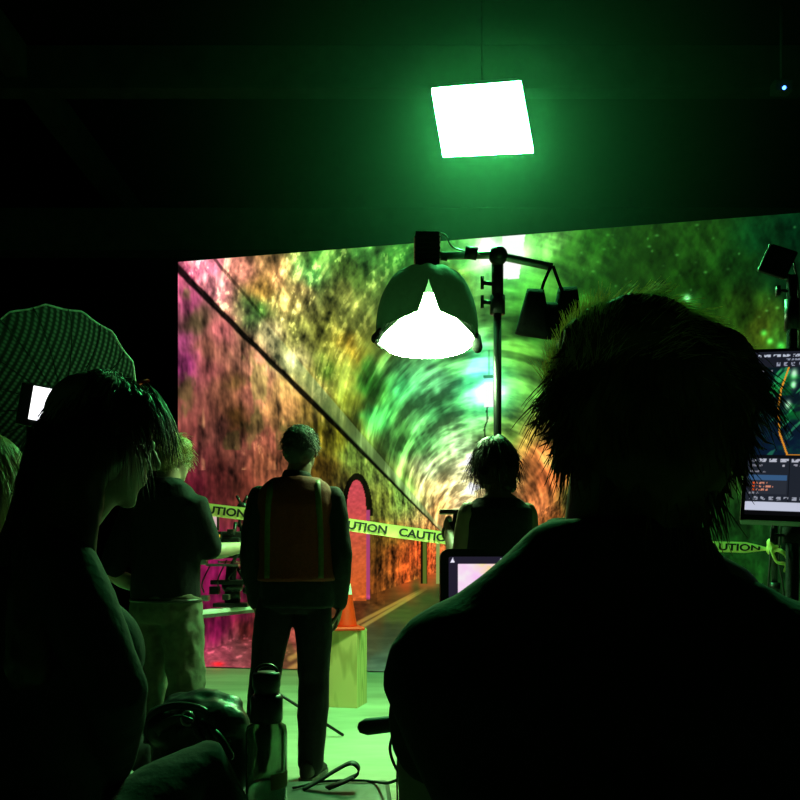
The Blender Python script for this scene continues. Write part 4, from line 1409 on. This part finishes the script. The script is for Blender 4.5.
obj('sweater', remesh(bm, .010, 4, .006, 8, 45), M['black_cloth'], F_)
bm = B()
torso(bm, [((0, 0, .42), .12, .10), ((0, 0, .50), .19, .135), ((0, 0, .60), .175, .13)])
for sx in (-1, 1):
    limb(bm, *leg[sx], (.094, .072, .06))
obj('trousers', remesh(bm, .011, 4, .004, 9, 46), M['denim'], F_)
for sx in (-1, 1):
    shoe(F_, leg[sx][2], (sx * .15, 1), L=.25)
bm = B()
for p, r in (((0, -.012, .04), (.090, .108, .086)), ((0, -.05, -.01), (.094, .07, .10)), ((0, -.05, -.10), (.085, .055, .08))):
    ell(bm, hcF + V(p), r)
bm = add_mesh(B(), remesh(bm, .008, 3, .008, 24, 47))
sm = strand_mesh(hcF + V((0, -.02, .02)), (.096, .112, .108), 1200, .14, lambda d: d.z > -.8 and d.y < .6, lambda d: V((d.x * .25, -.1, -.8)), 1.2, .3, .25, .0012, 7, 48)
me = bpy.data.meshes.new('t'); sm.to_mesh(me); sm.free(); add_mesh(bm, me)
obj('hair', bm, M['hair_blond'], F_)
director_chair('black folding chair under the fair-haired person at the left edge', fx - .01, fy, -.3, .395, .80)


# ================================================================== equipment
# ---------- big monitor at right
q0 = P(740, 520, 1.60)
u = V((1, -.40, -.06)).normalized()
v = P(757, 350, 1.66) - q0
v = (v - u * v.dot(u) * .75)
hgt = v.length
v.normalize()
u = (u - v * u.dot(v)).normalized()
nrm = v.cross(u)                                        # away from the viewer
if nrm.y < 0:
    nrm = -nrm
MW, MH = .58, hgt
mon = tag(empty('monitor', q0 + u * MW / 2 + v * MH / 2), 'large monitor at the right edge showing compositing software with an orange outline', 'monitor')
mo = mon.location.copy()
rotM = Matrix((u, nrm, v)).transposed()
bm = B(); box(bm, nrm * .018, (MW, .034, MH), rotM); obj('housing', bm, M['black_plastic'], mon, smooth=False, bevel=.004)
bz = .006


def frame_bars(parent, c, u, v, W, H, b, bt, depth, m, off):
    bm = B()
    rt = Matrix((u, u.cross(v) * -1, v)).transposed()
    box(bm, c + v * (H / 2 - bt / 2) + off, (W, depth, bt), rt); box(bm, c - v * (H / 2 - b * 1.6 / 2) + off, (W, depth, b * 1.6), rt)
    box(bm, c + u * (W / 2 - b / 2) + off, (b, depth, H), rt); box(bm, c - u * (W / 2 - b / 2) + off, (b, depth, H), rt)
    return obj('bezel', bm, m, parent, smooth=False)


frame_bars(mon, V(), u, v, MW, MH, .007, .006, .006, M['black_plastic'], nrm * -.0005)


def paint_ui(s_, t_, pts):
    # position in the picture, measured in the monitor's own columns and rows
    W, H = 284., 172.
    X, Y = s_ * W, (1 - t_) * H                        # from the top left
    rgb = np.zeros((len(s_), 3)) + np.array([.13, .15, .19])
    # view of the tunnel
    vw = (Y > 17) & (Y < 110)
    n1 = fbm(X / 16, Y / 10, seed=101, oct=4); n2 = fbm(X / 7 + Y / 9, Y / 30 - X / 40, seed=102, oct=3)
    low = sstep(60, 100, Y)
    view = np.stack([.03 + .02 * n1, .10 + .32 * sstep(.45, .8, n1) * (1 - .6 * low), .09 + .10 * n1 + .05 * low], -1)
    view += (sstep(.60, .74, n2) * (1 - .3 * low))[:, None] * np.array([.12, .42, .20])
    view += np.exp(-(((X - 62) / 10) ** 2 + ((Y - 65) / 14) ** 2))[:, None] * np.array([.5, .22, .03])
    rgb[vw] = view[vw]
    for cx, cy, r in ((38, 24, 3.0), (38, 36, 2.4), (34, 57, 2.6), (52, 45, 2.4), (60, 30, 3)):
        rgb += (np.exp(-((X - cx) ** 2 + ((Y - cy) / 1.6) ** 2) / (r * r)) * vw)[:, None] * np.array([.8, 1., .75])
    # orange outline
    def seg(x0, y0, x1, y1, w_=.75):
        k = seg_dist(X, Y, x0, y0, x1, y1) < w_
        rgb[k] = np.array([.92, .60, .16])
    seg(33, 17, 27, 40); seg(27, 40, 25, 62); seg(25, 62, 28, 88); seg(28, 88, 36, 110); seg(36, 110, 150, 109)
    # toolbars: rows of tiny marks
    def marks(y0, y1, x0, x1, per, fill, c, seed):
        k = (Y > y0) & (Y < y1) & (X > x0) & (X < x1) & ((X % per) < per * fill) & (vnoise(X / 1.3, Y / 1.1, seed=seed) > .36)
        rgb[k] = np.array(c)
    top = Y < 17
    rgb[top] = np.array([.11, .12, .16])
    marks(3, 5.5, 4, 270, 9, .72, (.75, .78, .85), 1)
    marks(8, 10, 20, 60, 30, .5, (.55, .58, .65), 2)
    marks(12, 16, 18, 260, 7, .5, (.60, .62, .70), 3)
    marks(20, 22, 3, 18, 7, .7, (.5, .5, .55), 4)
    k = (Y > 110) & (Y < 113); rgb[k] = np.array([.05, .06, .08])
    marks(114, 117.5, 3, 60, 10, .75, (.75, .76, .82), 5)
    marks(120, 122, 3, 14, 11, .8, (.5, .5, .55), 6); marks(120, 122, 32, 36, 4, .6, (.7, .7, .75), 61)
    marks(126, 128, 3, 17, 14, .8, (.5, .5, .55), 7)
    k = (Y > 131) & (Y < 136) & (X > 2) & (X < 37); rgb[k] = np.array([.22, .36, .52])
    k = (Y > 136) & (Y < 150) & (X > 2) & (X < 37); rgb[k] = np.array([.17, .19, .23])
    for yy, ln in ((138, 10), (141.5, 16), (145, 12)):
        marks(yy, yy + 2, 9, 9 + ln, 6, .8, (.85, .55, .45), 8)
        k = (Y > yy) & (Y < yy + 2) & (X > 6) & (X < 8); rgb[k] = np.array([.9, .35, .15])
    marks(148, 150, 3, 12, 10, .8, (.55, .55, .6), 9)
    k = (X > 38) & (X < 39) & (Y > 112) & (Y < 160); rgb[k] = np.array([.04, .05, .07])
    k = (X > 50) & (X < 58) & (Y > 126) & (Y < 136); rgb[k] = np.array([.95, .62, .28])
    marks(119, 121.5, 42, 60, 8, .7, (.6, .6, .66), 10); marks(142, 144, 50, 60, 5, .7, (.5, .5, .55), 11)
    marks(153, 156, 4, 120, 7, .6, (.62, .64, .70), 12)
    k = (Y > 158) & (Y < 167); rgb[k] = np.array([.80, .82, .90])
    k = Y > 167; rgb[k] = np.array([.04, .04, .05])
    return lin(np.clip(rgb, 0, 1)) * .9


o0 = -u * (MW / 2 - .007) - v * (MH / 2 - .011) - nrm * .002
display('display', o0, o0 + u * (MW - .014), o0 + v * (MH - .017), 420, 256, paint_ui, emit_attr('software_picture'), mon)
bm = B(); box(bm, nrm * .05 + V((0, 0, -.02)), (.12, .035, .12), rotM); obj('mount_plate', bm, M['black_metal'], mon, smooth=False)
msx, msy = mo.x + .03, mo.y + .13
ms = tag(empty('monitor_stand', (msx, msy, 0)), 'black rolling stand holding the large monitor at right, mostly out of frame', 'stand')
bm = B(); tube(bm, [(0, 0, .07), (0, 0, mo.z + .06)], .022, 14); obj('pole', bm, M['black_metal'], ms)
bm = B(); tube(bm, [(0, 0, mo.z), mo + nrm * .072 - ms.location], .016); obj('arm', bm, M['black_metal'], ms)
for k in range(4):
    a = k * PI / 2 + .6
    bm = B(); tube(bm, [(0, 0, .09), (math.cos(a) * .36, math.sin(a) * .36, .075)], .018); l_ = obj('leg', bm, M['black_metal'], ms)
    bm = B(); tube(bm, [(math.cos(a) * .36 - .012, math.sin(a) * .36, .03), (math.cos(a) * .36 + .012, math.sin(a) * .36, .03)], .03, 16); tube(bm, [(math.cos(a) * .36, math.sin(a) * .36, .03), (math.cos(a) * .36, math.sin(a) * .36, .075)], .008); obj('caster', bm, M['rubber'], l_)

# ---------- small monitor in front of the seated man
SD = 1.45
c0 = P(440, 549, SD)
sm_ = tag(empty('field_monitor', (c0.x + .14, SD, c0.z - .095)), 'small black monitor with rounded corners and a pale picture, half hidden by the seated man', 'monitor')


def rounded(bm, W, H, r, y0, y1, hole=None):
    def outline(W, H, r):
        out = []
        for cx, cz, a0 in ((W / 2 - r, H / 2 - r, 0), (-W / 2 + r, H / 2 - r, PI / 2), (-W / 2 + r, -H / 2 + r, PI), (W / 2 - r, -H / 2 + r, 3 * PI / 2)):
            for k in range(7):
                a = a0 + k / 6 * PI / 2
                out.append((cx + r * math.cos(a), cz + r * math.sin(a)))
        return out
    o = outline(W, H, r)
    A_ = [bm.verts.new((x, y0, z)) for x, z in o]; B_ = [bm.verts.new((x, y1, z)) for x, z in o]
    n = len(o)
    for k in range(n):
        bm.faces.new((A_[k], A_[(k + 1) % n], B_[(k + 1) % n], B_[k]))
    bm.faces.new(B_)
    if hole:
        h = outline(hole[0], hole[1], .003)
        D_ = [bm.verts.new((x, y0, z)) for x, z in h]; E__ = [bm.verts.new((x, y0 + .004, z)) for x, z in h]
        for k in range(n):
            bm.faces.new((A_[k], A_[(k + 1) % n], D_[(k + 1) % n], D_[k])); bm.faces.new((D_[k], D_[(k + 1) % n], E__[(k + 1) % n], E__[k]))
        bm.faces.new(E__)
    else:
        bm.faces.new(A_)


bm = B(); rounded(bm, .28, .19, .016, -.012, .022, (.25, .162)); obj('housing', bm, M['black_plastic'], sm_, smooth=False)


def paint_small(s_, t_, pts):
    X, Y = s_ * 138, (1 - t_) * 89                      # px-like units from the top left
    rgb = np.zeros((len(s_), 3)) + np.array([.13, .12, .18])
    im = (X > 9) & (Y > 7) & (X < 128) & (Y < 78)
    n = fbm(X / 14, Y / 10, seed=201)
    c = np.stack([.97 + 0 * X, .86 + .25 * (n - .5) - .25 * sstep(28, 60, Y) * sstep(40, 5, X), .95 - .55 * sstep(20, 48, X) * sstep(.3, .6, n) * sstep(34, 6, Y)], -1)
    c *= (1 - .55 * sstep(45, 120, X))[:, None]
    rgb[im] = c[im]
    for cx in (4., 52., 100.):
        k = (np.abs(X - cx) < (Y - 1) * .45) & (Y > 1) & (Y < 6)
        rgb[k] = np.array([.93, .92, 1.])
    return lin(np.clip(rgb, 0, 1.1))


display('display', (-.125, -.0095, -.081), (.125, -.0095, -.081), (-.125, -.0095, .081), 200, 130, paint_small, emit_attr('small_monitor_picture'), sm_)
bm = B(); box(bm, (0, .03, 0), (.16, .02, .11)); obj('battery_plate', bm, M['black_plastic'], sm_, smooth=False, bevel=.004)
mst = tag(empty('tripod', (sm_.location.x, SD + .055, 0)), 'black tripod under the small monitor, with a padded pan handle sticking out left', 'tripod')
bm = B(); tube(bm, [(0, 0, .55), (0, 0, .90)], .018); obj('centre_column', bm, M['black_metal'], mst)
bm = B(); tube(bm, [(0, 0, .88), (0, 0, .96)], .035, 16); box(bm, (0, -.005, .975), (.08, .06, .03)); tube(bm, [(0, -.005, .985), (0, -.005, .99 + .012)], .02); obj('head', bm, M['black_metal'], mst)
for k in range(3):
    a = -math.radians(70) + k * 2 * PI / 3
    bm = B(); tube(bm, [(0, 0, .62), (math.cos(a) * .16, math.sin(a) * .16, .30), (math.cos(a) * .30, math.sin(a) * .30, .012)], [.018, .015, .012], 10, round_=True); obj('leg', bm, M['black_metal'], mst)
h0, h1 = P(365, 727, 1.36) - mst.location, P(432, 719, 1.42) - mst.location
bm = B(); tube(bm, [h0, h0.lerp(h1, .03), h1], [.013, .0145, .0145], 16, round_=True); obj('pan_handle_grip', bm, M['rubber'], mst)
bm = B(); tube(bm, [h1, V((-.02, 0, .90))], .007); obj('pan_handle_rod', bm, M['black_metal'], mst)
bm = B(); tube(bm, catmull([P(393, 733, 1.40), P(390, 750, 1.40), P(396, 768, 1.40), P(406, 781, 1.42), P(425, 800, 1.44), P(450, 840, 1.5)]), .0027, 6)
tag(obj('looped_cable', bm, M['rubber']), 'thick black cable hanging in a curve under the padded handle', 'cable')
bm = B(); tube(bm, catmull([P(400.5, 733, 1.41), P(398, 755, 1.41), P(397, 780, 1.41), P(398, 820, 1.41), P(400, 900, 1.42)]), .0016, 6)
tag(obj('straight_cable', bm, M['rubber']), 'thin black cable hanging straight down from the padded handle', 'cable')

# ---------- cart with the leather bag, bottle and strap
Cc = V((-.028, 2.03, 0)); e1 = V((.06, -.998, 0)).normalized(); e2 = V((-.998, -.06, 0)).normalized()
L1, L2, CT = .33, .60, .535
cart = tag(empty('utility_cart', Cc + e1 * L1 / 2 + e2 * L2 / 2, math.atan2(e1.x, -e1.y) * -1), 'low black cart at bottom centre carrying the bottle, strap and leather bag', 'cart')
cart.rotation_euler = (0, 0, math.atan2(e2.y, e2.x) - PI)
rc = cart.rotation_euler.to_matrix()
ci = Matrix.Translation(cart.location) @ rc.to_4x4()
ci = ci.inverted()
bm = B(); box(bm, (0, 0, CT - .024), (L2, L1, .048)); obj('top', bm, mat('cart_top_vinyl', (.09, .11, .10), .32, 0, 20, .2, .15), cart, smooth=False, bevel=.012)
bm = B(); box(bm, (0, 0, .20), (L2 - .04, L1 - .04, .02)); obj('lower_shelf', bm, M['black_plastic'], cart, smooth=False, bevel=.004)
for sx in (-1, 1):
    for sy in (-1, 1):
        x, y = sx * (L2 / 2 - .03), sy * (L1 / 2 - .03)
        bm = B(); tube(bm, [(x, y, .05), (x, y, CT - .04)], .014); lg = obj('leg', bm, M['black_metal'], cart)
        bm = B(); tube(bm, [(x - .01, y, .026), (x + .01, y, .026)], .025, 16); tube(bm, [(x, y, .026), (x, y, .06)], .006); obj('caster', bm, M['rubber'], lg)

# bottle
bc = V((-.297, 1.78, CT))
bt = tag(empty('water_bottle', bc), 'clear water bottle with a black screw cap, standing on the cart', 'bottle')
glass = mat('clear_bottle', (.30, .38, .32), .06, 0, 0, alpha_trans=.92, ior=1.25)
zt = P(0, 672, 1.78).z - CT
zs = P(0, 724, 1.78).z - CT
bm = B(); spin(bm, [(.001, .002), (.040, .002), (.046, .010), (.046, zs - .02), (.043, zs - .004), (.030, zs + .004), (.028, zs + .012), (.0265, zs + .012), (.0285, zs + .002), (.041, zs - .007), (.0435, zs - .022), (.0435, .012), (.038, .006), (.001, .006)], seg=40)
obj('body', bm, glass, bt)
bm = B(); spin(bm, [(.001, .007), (.0425, .007), (.0425, zs * .30), (.001, zs * .30)], seg=32); obj('water', bm, mat('water', (.8, .9, .85), .03, 0, 0, alpha_trans=.95, ior=1.2), bt)
bm = B(); spin(bm, [(.0275, zs + .004), (.034, zs + .005), (.036, zs + .012), (.036, zs + .058), (.030, zs + .066), (.0275, zs + .066)], seg=36); obj('neck_collar', bm, M['black_plastic'], bt)
bm = B(); spin(bm, [(.001, zs + .064), (.026, zs + .064), (.027, zs + .075), (.029, zs + .078), (.031, zs + .085), (.031, zt - .006), (.028, zt), (.001, zt)], seg=36)
obj('cap', bm, M['black_plastic'], bt)
bm = B(); tube(bm, [V((math.cos(a) * .024, 0, zt - .002 + math.sin(a) * .018)) for a in [PI * k / 12 for k in range(13)]], .004, 8); obj('carry_loop', bm, M['black_plastic'], bt)
bm = B(); spin(bm, [(.0463, zs * .28), (.0466, zs * .30), (.0466, zs * .44), (.0463, zs * .46)], seg=24, arc=(-1.2, .1)); obj('label', bm, mat('rust_label', (.25, .12, .05), .5, 0, 20), bt)

# leather bag
gc = V((-.475, 1.90, CT + .006))
bag = tag(empty('leather_bag', gc, -.25), 'slouchy black leather bag with bright sheen, lying on the cart behind the bottle', 'bag')
bm = B()
prof = [(.0, .115, .06), (.02, .125, .075), (.10, .125, .075), (.17, .118, .062), (.205, .10, .045), (.222, .07, .028), (.226, .03, .012)]
rings(bm, [(V((.012 * math.sin(z * 14), 0, z)), V((w_, 0, 0)), V((0, d_, 0))) for z, w_, d_ in prof], 28)
ell(bm, (.06, -.03, .17), (.07, .055, .05)); ell(bm, (-.07, -.02, .15), (.06, .06, .055)); ell(bm, (.0, .02, .205), (.10, .05, .03))
obj('body', remesh(bm, .007, 4, .010, 14, 55), M['leather'], bag)
bm = B(); ribbon(bm, catmull([(-.10, -.05, .14), (-.06, -.085, .16), (.0, -.09, .185), (.05, -.085, .165), (.10, -.06, .12)]), (0, -.4, .8), .028, .005); obj('flap_strap', bm, M['leather'], bag)
for k in range(3):
    bm = B(); tube(bm, catmull([(.03 + .022 * k, -.085, .185 - .01 * k), (.055 + .022 * k, -.10, .155), (.085 + .02 * k, -.095, .125 - .006 * k)]), [.010] * 17, 10, round_=True); obj('tassel', bm, M['leather'], bag)
bm = B(); tube(bm, [V((.02 + .016 * math.cos(a), -.094, .19 + .016 * math.sin(a))) for a in [2 * PI * k / 20 for k in range(21)]], .003, 8, cap=False); obj('buckle', bm, M['steel'], bag)
bm = B(); tube(bm, catmull([(-.11, -.05, .12), (-.09, -.062, .185), (-.03, -.06, .212), (.05, -.062, .20), (.10, -.055, .13)]), .009, 8); obj('handle', bm, M['leather'], bag)

# strap looped on the cart top
def S3(px, py, z): return P3(px, py, z)
zst = CT + .010
pts = catmull([P(303, 789.5, 1.93), P(320, 780, 1.94), P(338, 769, 1.95), P(351, 763, 1.95), P(358, 767, 1.95), P(357, 774, 1.945), P(345, 781, 1.93), P(327, 788.5, 1.91)], 6)
bm = B(); ribbon(bm, pts, (.1, .98, .15), .026, .003); st_ = obj('strap', bm, M['rubber']); tag(st_, 'flat black strap curled in a loop on the cart top', 'strap')
bm = B(); tube(bm, catmull([S3(293, 788, CT + .005), S3(318, 782, CT + .005), S3(338, 780.5, CT + .005), S3(362, 780.5, CT + .005), S3(376, 782, CT + .006), P(388, 783, 1.85), P(400, 779, 1.75), P(412, 779, 1.62)]), .0035, 6)
tag(obj('cart_cable', bm, M['rubber']), 'black cable running off the right end of the cart towards the tripod', 'cable')

# ---------- short stand behind the vest man
light_stand('short_stand', 'short black stand whose legs splay out behind the vest man', P(273, 0, 4.95).x, 4.95, .95, .016, .43, .30, None, .12)

# ---------- camera on its slider
ra, rb = P(118, 618.5, 4.13), P(262, 604.5, 5.5)
sl_ = tag(empty('camera_slider', ((ra + rb) / 2).x * V((1, 0, 0)) + V((0, ((ra + rb) / 2).y, 0))), 'pale straight camera rail at left, shining green behind the man in the T-shirt', 'slider')
so = sl_.location.copy()
dr = (rb - ra).normalized()
sdv = V((dr.y, -dr.x, 0)).normalized()
rotR = Matrix((dr, -sdv, dr.cross(-sdv))).transposed()
bm = B(); box(bm, (ra + rb) / 2 - so + V((0, 0, -.012)), ((rb - ra).length, .06, .028), rotR)
obj('rail', bm, M['white_metal'], sl_, smooth=False, bevel=.006)
bm = B(); box(bm, (ra + rb) / 2 - so + V((0, 0, -.036)), ((rb - ra).length - .02, .05, .02), rotR); obj('under_rail', bm, M['steel'], sl_, smooth=False)
for f in (.16, .96):
    p = ra.lerp(rb, f) - so
    bm = B(); tube(bm, [p + V((0, 0, -.05)), V((p.x, p.y, .25))], .018); sp_ = obj('support', bm, M['black_metal'], sl_)
    for k in range(3):
        a = k * 2 * PI / 3 + PI
        bm = B(); tube(bm, [V((p.x, p.y, .30)), V((p.x + math.cos(a) * .05, p.y + math.sin(a) * .05, .012))], .010, 8, round_=True); obj('foot', bm, M['black_metal'], sp_)

kc = ra.lerp(rb, .745)
cr = tag(empty('cinema_camera', (kc.x, kc.y, kc.z + .004)), 'dark film camera rig with small lit screens, riding on the pale rail at left', 'camera')
co_ = cr.location.copy()
def kz(py): return P(0, py, kc.y).z - co_.z
def kx_(px): return P(px, 0, kc.y).x - co_.x
bm = B(); box(bm, (0, 0, .014), (.22, .16, .026)); obj('carriage', bm, M['black_metal'], cr, smooth=False, bevel=.004)
bm = B(); tube(bm, [(0, 0, .025), (0, 0, kz(585))], .05, 20); ell(bm, (0, 0, kz(586)), (.07, .07, .05)); obj('fluid_head', bm, M['black_metal'], cr)
bm = B(); box(bm, (.01, 0, kz(582)), (.26, .20, .028)); box(bm, (-.10, -.06, kz(590)), (.06, .06, .05)); tube(bm, [(.09, -.08, kz(590)), (.14, -.10, kz(590))], .022); obj('tilt_plate', bm, M['black_metal'], cr, smooth=False, bevel=.003)
bm = B(); box(bm, (-.03, 0, kz(565)), (.20, .34, .016)); tube(bm, [(-.05, -.17, kz(562)), (-.05, .55, kz(562))], .0075); tube(bm, [(.05, -.17, kz(562)), (.05, .55, kz(562))], .0075); obj('base_plate', bm, M['steel'], cr, smooth=False)
bm = B(); tube(bm, [(-.01, -.02, kz(582)), (.0, -.02, kz(565))], .035); tube(bm, [(.07, .0, kz(578)), (.02, .02, kz(566))], .012); obj('riser', bm, M['black_metal'], cr)
bm = B(); box(bm, (.02, .02, (kz(558) + kz(532)) / 2), (.15, .26, kz(532) - kz(558))); box(bm, (.02, -.13, kz(546)), (.11, .07, .10)); obj('camera_body', bm, M['black_plastic'], cr, smooth=False, bevel=.008)
bm = B(); tube(bm, [(.02, .15, kz(546)), (.02, .34, kz(546))], [.05, .056], 20); obj('lens', bm, M['black_metal'], cr)
bm = B(); box(bm, (.02, .40, kz(545)), (.20, .12, .15)); obj('matte_box', bm, M['black_plastic'], cr, smooth=False, bevel=.006)
bm = B(); tube(bm, [(.03, -.08, kz(532)), (.03, -.06, kz(524)), (.03, .12, kz(524)), (.03, .14, kz(532))], .012, round_=True); obj('top_handle', bm, M['black_metal'], cr)
bm = B(); ell(bm, (kx_(243), -.02, kz(507)), (.035, .03, .03)); box(bm, (kx_(239.5), -.02, kz(500)), (.016, .012, .06), Matrix.Rotation(-.5, 3, 'Y')); box(bm, (kx_(246), -.02, kz(500)), (.016, .012, .06), Matrix.Rotation(.5, 3, 'Y')); tube(bm, [(kx_(242), -.02, kz(508)), (kx_(239), -.0, kz(527))], .010); obj('antenna_bracket', bm, M['black_metal'], cr)
w_, h_ = kx_(223) - kx_(210), kz(518) - kz(530)
vf = B(); box(vf, (kx_(216.5), -.15, kz(524)), (w_ + .016, .02, h_ + .016)); vfo = obj('side_monitor', vf, M['black_plastic'], cr, smooth=False)
vf = B(); box(vf, (kx_(216), -.163, kz(524)), (w_, .003, h_)); obj('screen', vf, emit('pink_screen_glow', (.9, .62, .6), .75), vfo, smooth=False)
vf = B(); box(vf, (kx_(221), -.17, kz(536.5)), (.085, .02, .05)); vfo = obj('control_display', vf, M['black_plastic'], cr, smooth=False)
vf = B(); box(vf, (kx_(220.5), -.183, kz(536.5)), (.02, .003, .02)); obj('screen', vf, emit('blue_white_glow', (.65, .8, 1), .9), vfo, smooth=False)
vf = B(); box(vf, (kx_(226), -.183, kz(537)), (.006, .003, .018)); obj('indicator', vf, emit('amber_glow', (1, .6, .05), .9), vfo, smooth=False)
bm = B(); tube(bm, [(kx_(232), -.05, kz(566)), (kx_(252), -.42, kz(553))], .010); obj('pan_handle', bm, M['black_metal'], cr)
for k, (x0, y0, x1, y1) in enumerate(((214, 565, 207, 592), (230, 560, 222, 590), (241, 566, 232, 580))):
    bm = B(); tube(bm, catmull([(kx_(x0), -.1, kz(y0)), (kx_((x0 + x1) / 2 - 3), -.14, kz((y0 + y1) / 2 + 4)), (kx_(x1), -.08, kz(y1))]), .005, 6); obj('cable_loop', bm, M['rubber'], cr)
for k, (px, py, w__) in enumerate(((208, 562, .05), (228, 542, .06), (238, 548, .05), (236, 533, .04), (211, 597, .05), (232, 596, .04))):
    bm = B(); box(bm, (kx_(px), -.12 - .01 * k, kz(py)), (w__, .06, .035)); obj('accessory', bm, M['black_plastic'] if k % 2 else M['steel'], cr, smooth=False, bevel=.004)

# ---------- the device held by the woman in the middle
hd = tag(empty('handheld_device', P(449, 512, 4.06)), 'dark flat device held up in front of the woman in the sleeveless top', 'device')
bm = B(); box(bm, (.03, 0, 0), (.155, .10, .020)); obj('body', bm, M['black_plastic'], hd, smooth=False, bevel=.003)
bm = B(); tube(bm, [(.035, 0, -.01), (.025, -.01, -.085)], [.014, .014], 12); ell(bm, (.018, -.01, -.105), (.058, .05, .055)); obj('grip', bm, M['black_plastic'], hd)

# ---------- umbrella and its stand at far left
UD = 3.2
uc = P(50, 400, UD)
UR = 93 / 800 * UD
um = tag(empty('light_umbrella', uc), 'round scalloped lighting umbrella with a dotted sheen coloured into its fabric, behind the seated woman', 'umbrella')
NR = 16
umat = mat('umbrella_fabric', (.06, .075, .065), .6, 0, 0, trans=.5)  # dotted rows put the LED wall's reflection into the fabric colour
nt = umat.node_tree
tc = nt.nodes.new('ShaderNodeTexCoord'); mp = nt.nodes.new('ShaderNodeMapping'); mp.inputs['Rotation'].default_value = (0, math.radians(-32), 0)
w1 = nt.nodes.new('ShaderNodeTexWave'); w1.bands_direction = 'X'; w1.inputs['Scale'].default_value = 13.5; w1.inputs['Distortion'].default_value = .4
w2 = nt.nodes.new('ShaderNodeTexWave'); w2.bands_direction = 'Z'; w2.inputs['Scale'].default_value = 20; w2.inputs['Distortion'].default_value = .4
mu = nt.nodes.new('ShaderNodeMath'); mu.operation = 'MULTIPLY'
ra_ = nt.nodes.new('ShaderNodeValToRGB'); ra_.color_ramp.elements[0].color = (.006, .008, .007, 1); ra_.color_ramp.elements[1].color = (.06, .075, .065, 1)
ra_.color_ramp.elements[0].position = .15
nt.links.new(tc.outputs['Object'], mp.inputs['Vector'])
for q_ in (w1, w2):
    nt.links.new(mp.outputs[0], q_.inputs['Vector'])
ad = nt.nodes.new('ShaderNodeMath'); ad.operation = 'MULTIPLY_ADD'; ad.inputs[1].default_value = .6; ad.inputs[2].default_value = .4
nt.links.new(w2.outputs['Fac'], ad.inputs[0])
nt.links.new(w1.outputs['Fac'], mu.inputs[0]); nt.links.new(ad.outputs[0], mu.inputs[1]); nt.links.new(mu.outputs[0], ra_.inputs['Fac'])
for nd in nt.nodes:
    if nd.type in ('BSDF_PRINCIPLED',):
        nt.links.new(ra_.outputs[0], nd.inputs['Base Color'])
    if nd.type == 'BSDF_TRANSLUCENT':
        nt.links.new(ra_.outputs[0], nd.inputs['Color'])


def umb(f, a):
    k = (a / (2 * PI) * NR) % 1
    sc = 1 - .035 * math.sin(k * PI) * f ** 3
    r = UR * math.sin(f * 1.15) / math.sin(1.15) * sc
    y = -.13 + .26 * (1 - math.cos(f * 1.15)) * -1 + .13 + .10
    return V((r * math.cos(a), .12 - .26 * (1 - math.cos(f * 1.15)) * 1.0, r * math.sin(a)))


bm = B()
NA, NF = NR * 6, 10
g = [[bm.verts.new(umb((i + .02) / NF, 2 * PI * j / NA + .14)) for j in range(NA)] for i in range(NF + 1)]
for i in range(NF):
    for j in range(NA):
        bm.faces.new((g[i][j], g[i][(j + 1) % NA], g[i + 1][(j + 1) % NA], g[i + 1][j]))
bm.faces.new(g[0])
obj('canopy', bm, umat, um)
bm = B(); tube(bm, [umb(1.0, 2 * PI * j / NA + .14) for j in range(NA + 1)], .0035, 6, cap=False); obj('hem', bm, mat('umbrella_lit_hem', (.8, .85, .8), .5, trans=.4), um)  # hem coloured pale to stand for the light along its edge
for k in range(NR):
    a = 2 * PI * k / NR + .14
    bm = B(); tube(bm, [umb(f / 8, a) + V((0, -.006, 0)) for f in range(9)], .0022, 5); obj('rib', bm, M['black_metal'], um)
bm = B(); tube(bm, [(0, .15, 0), (0, -.16, 0)], .006); obj('shaft', bm, M['black_metal'], um)
us = light_stand('umbrella_stand', 'black stand behind the seated woman holding up the lighting umbrella', uc.x, UD - .17, uc.z - .03, .014, .30, .45)
bm = B(); box(bm, (0, .0, uc.z - .005), (.04, .05, .06)); obj('umbrella_clamp', bm, M['black_metal'], us, smooth=False)

# ---------- white-screened monitor seen past the woman's hair
WD = 2.8
wc = P(40, 404, WD)
wm = tag(empty('bright_monitor', wc), 'small monitor with a blank white screen peeking out behind the seated woman', 'monitor')
rw = rotm(-.35, 0, .22)
bm = B(); box(bm, rw @ V((-.02, .02, -.01)), (.17, .03, .15), rw); obj('housing', bm, M['black_plastic'], wm, smooth=False, bevel=.005)
bm = B(); box(bm, rw @ V((.008, .003, .0)), (.102, .003, .118), rw); obj('screen', bm, M['glow_white'], wm, smooth=False)
light_stand('monitor_stand', 'slim black stand under the blank white monitor behind the seated woman', wc.x - .01, WD + .06, wc.z - .01, .012, .25, .40)

# ---------- tiny ceiling device with a blue light
bd = P(784, 88, 7.0)
dv = tag(empty('ceiling_sensor', bd), 'small ceiling device showing one blue indicator light at upper right', 'sensor')
bm = B(); box(bm, (0, .05, .03), (.16, .1, .10)); obj('housing', bm, M['canvas'], dv, smooth=False, bevel=.01)
bm = B(); ell(bm, (0, -.004, 0), .016, None, 12); obj('indicator', bm, M['led_blue'], dv)
bm = B(); tube(bm, [(0, .05, .08), (0, .05, 6.0 - bd.z)], .012); obj('drop_rod', bm, M['canvas'], dv)
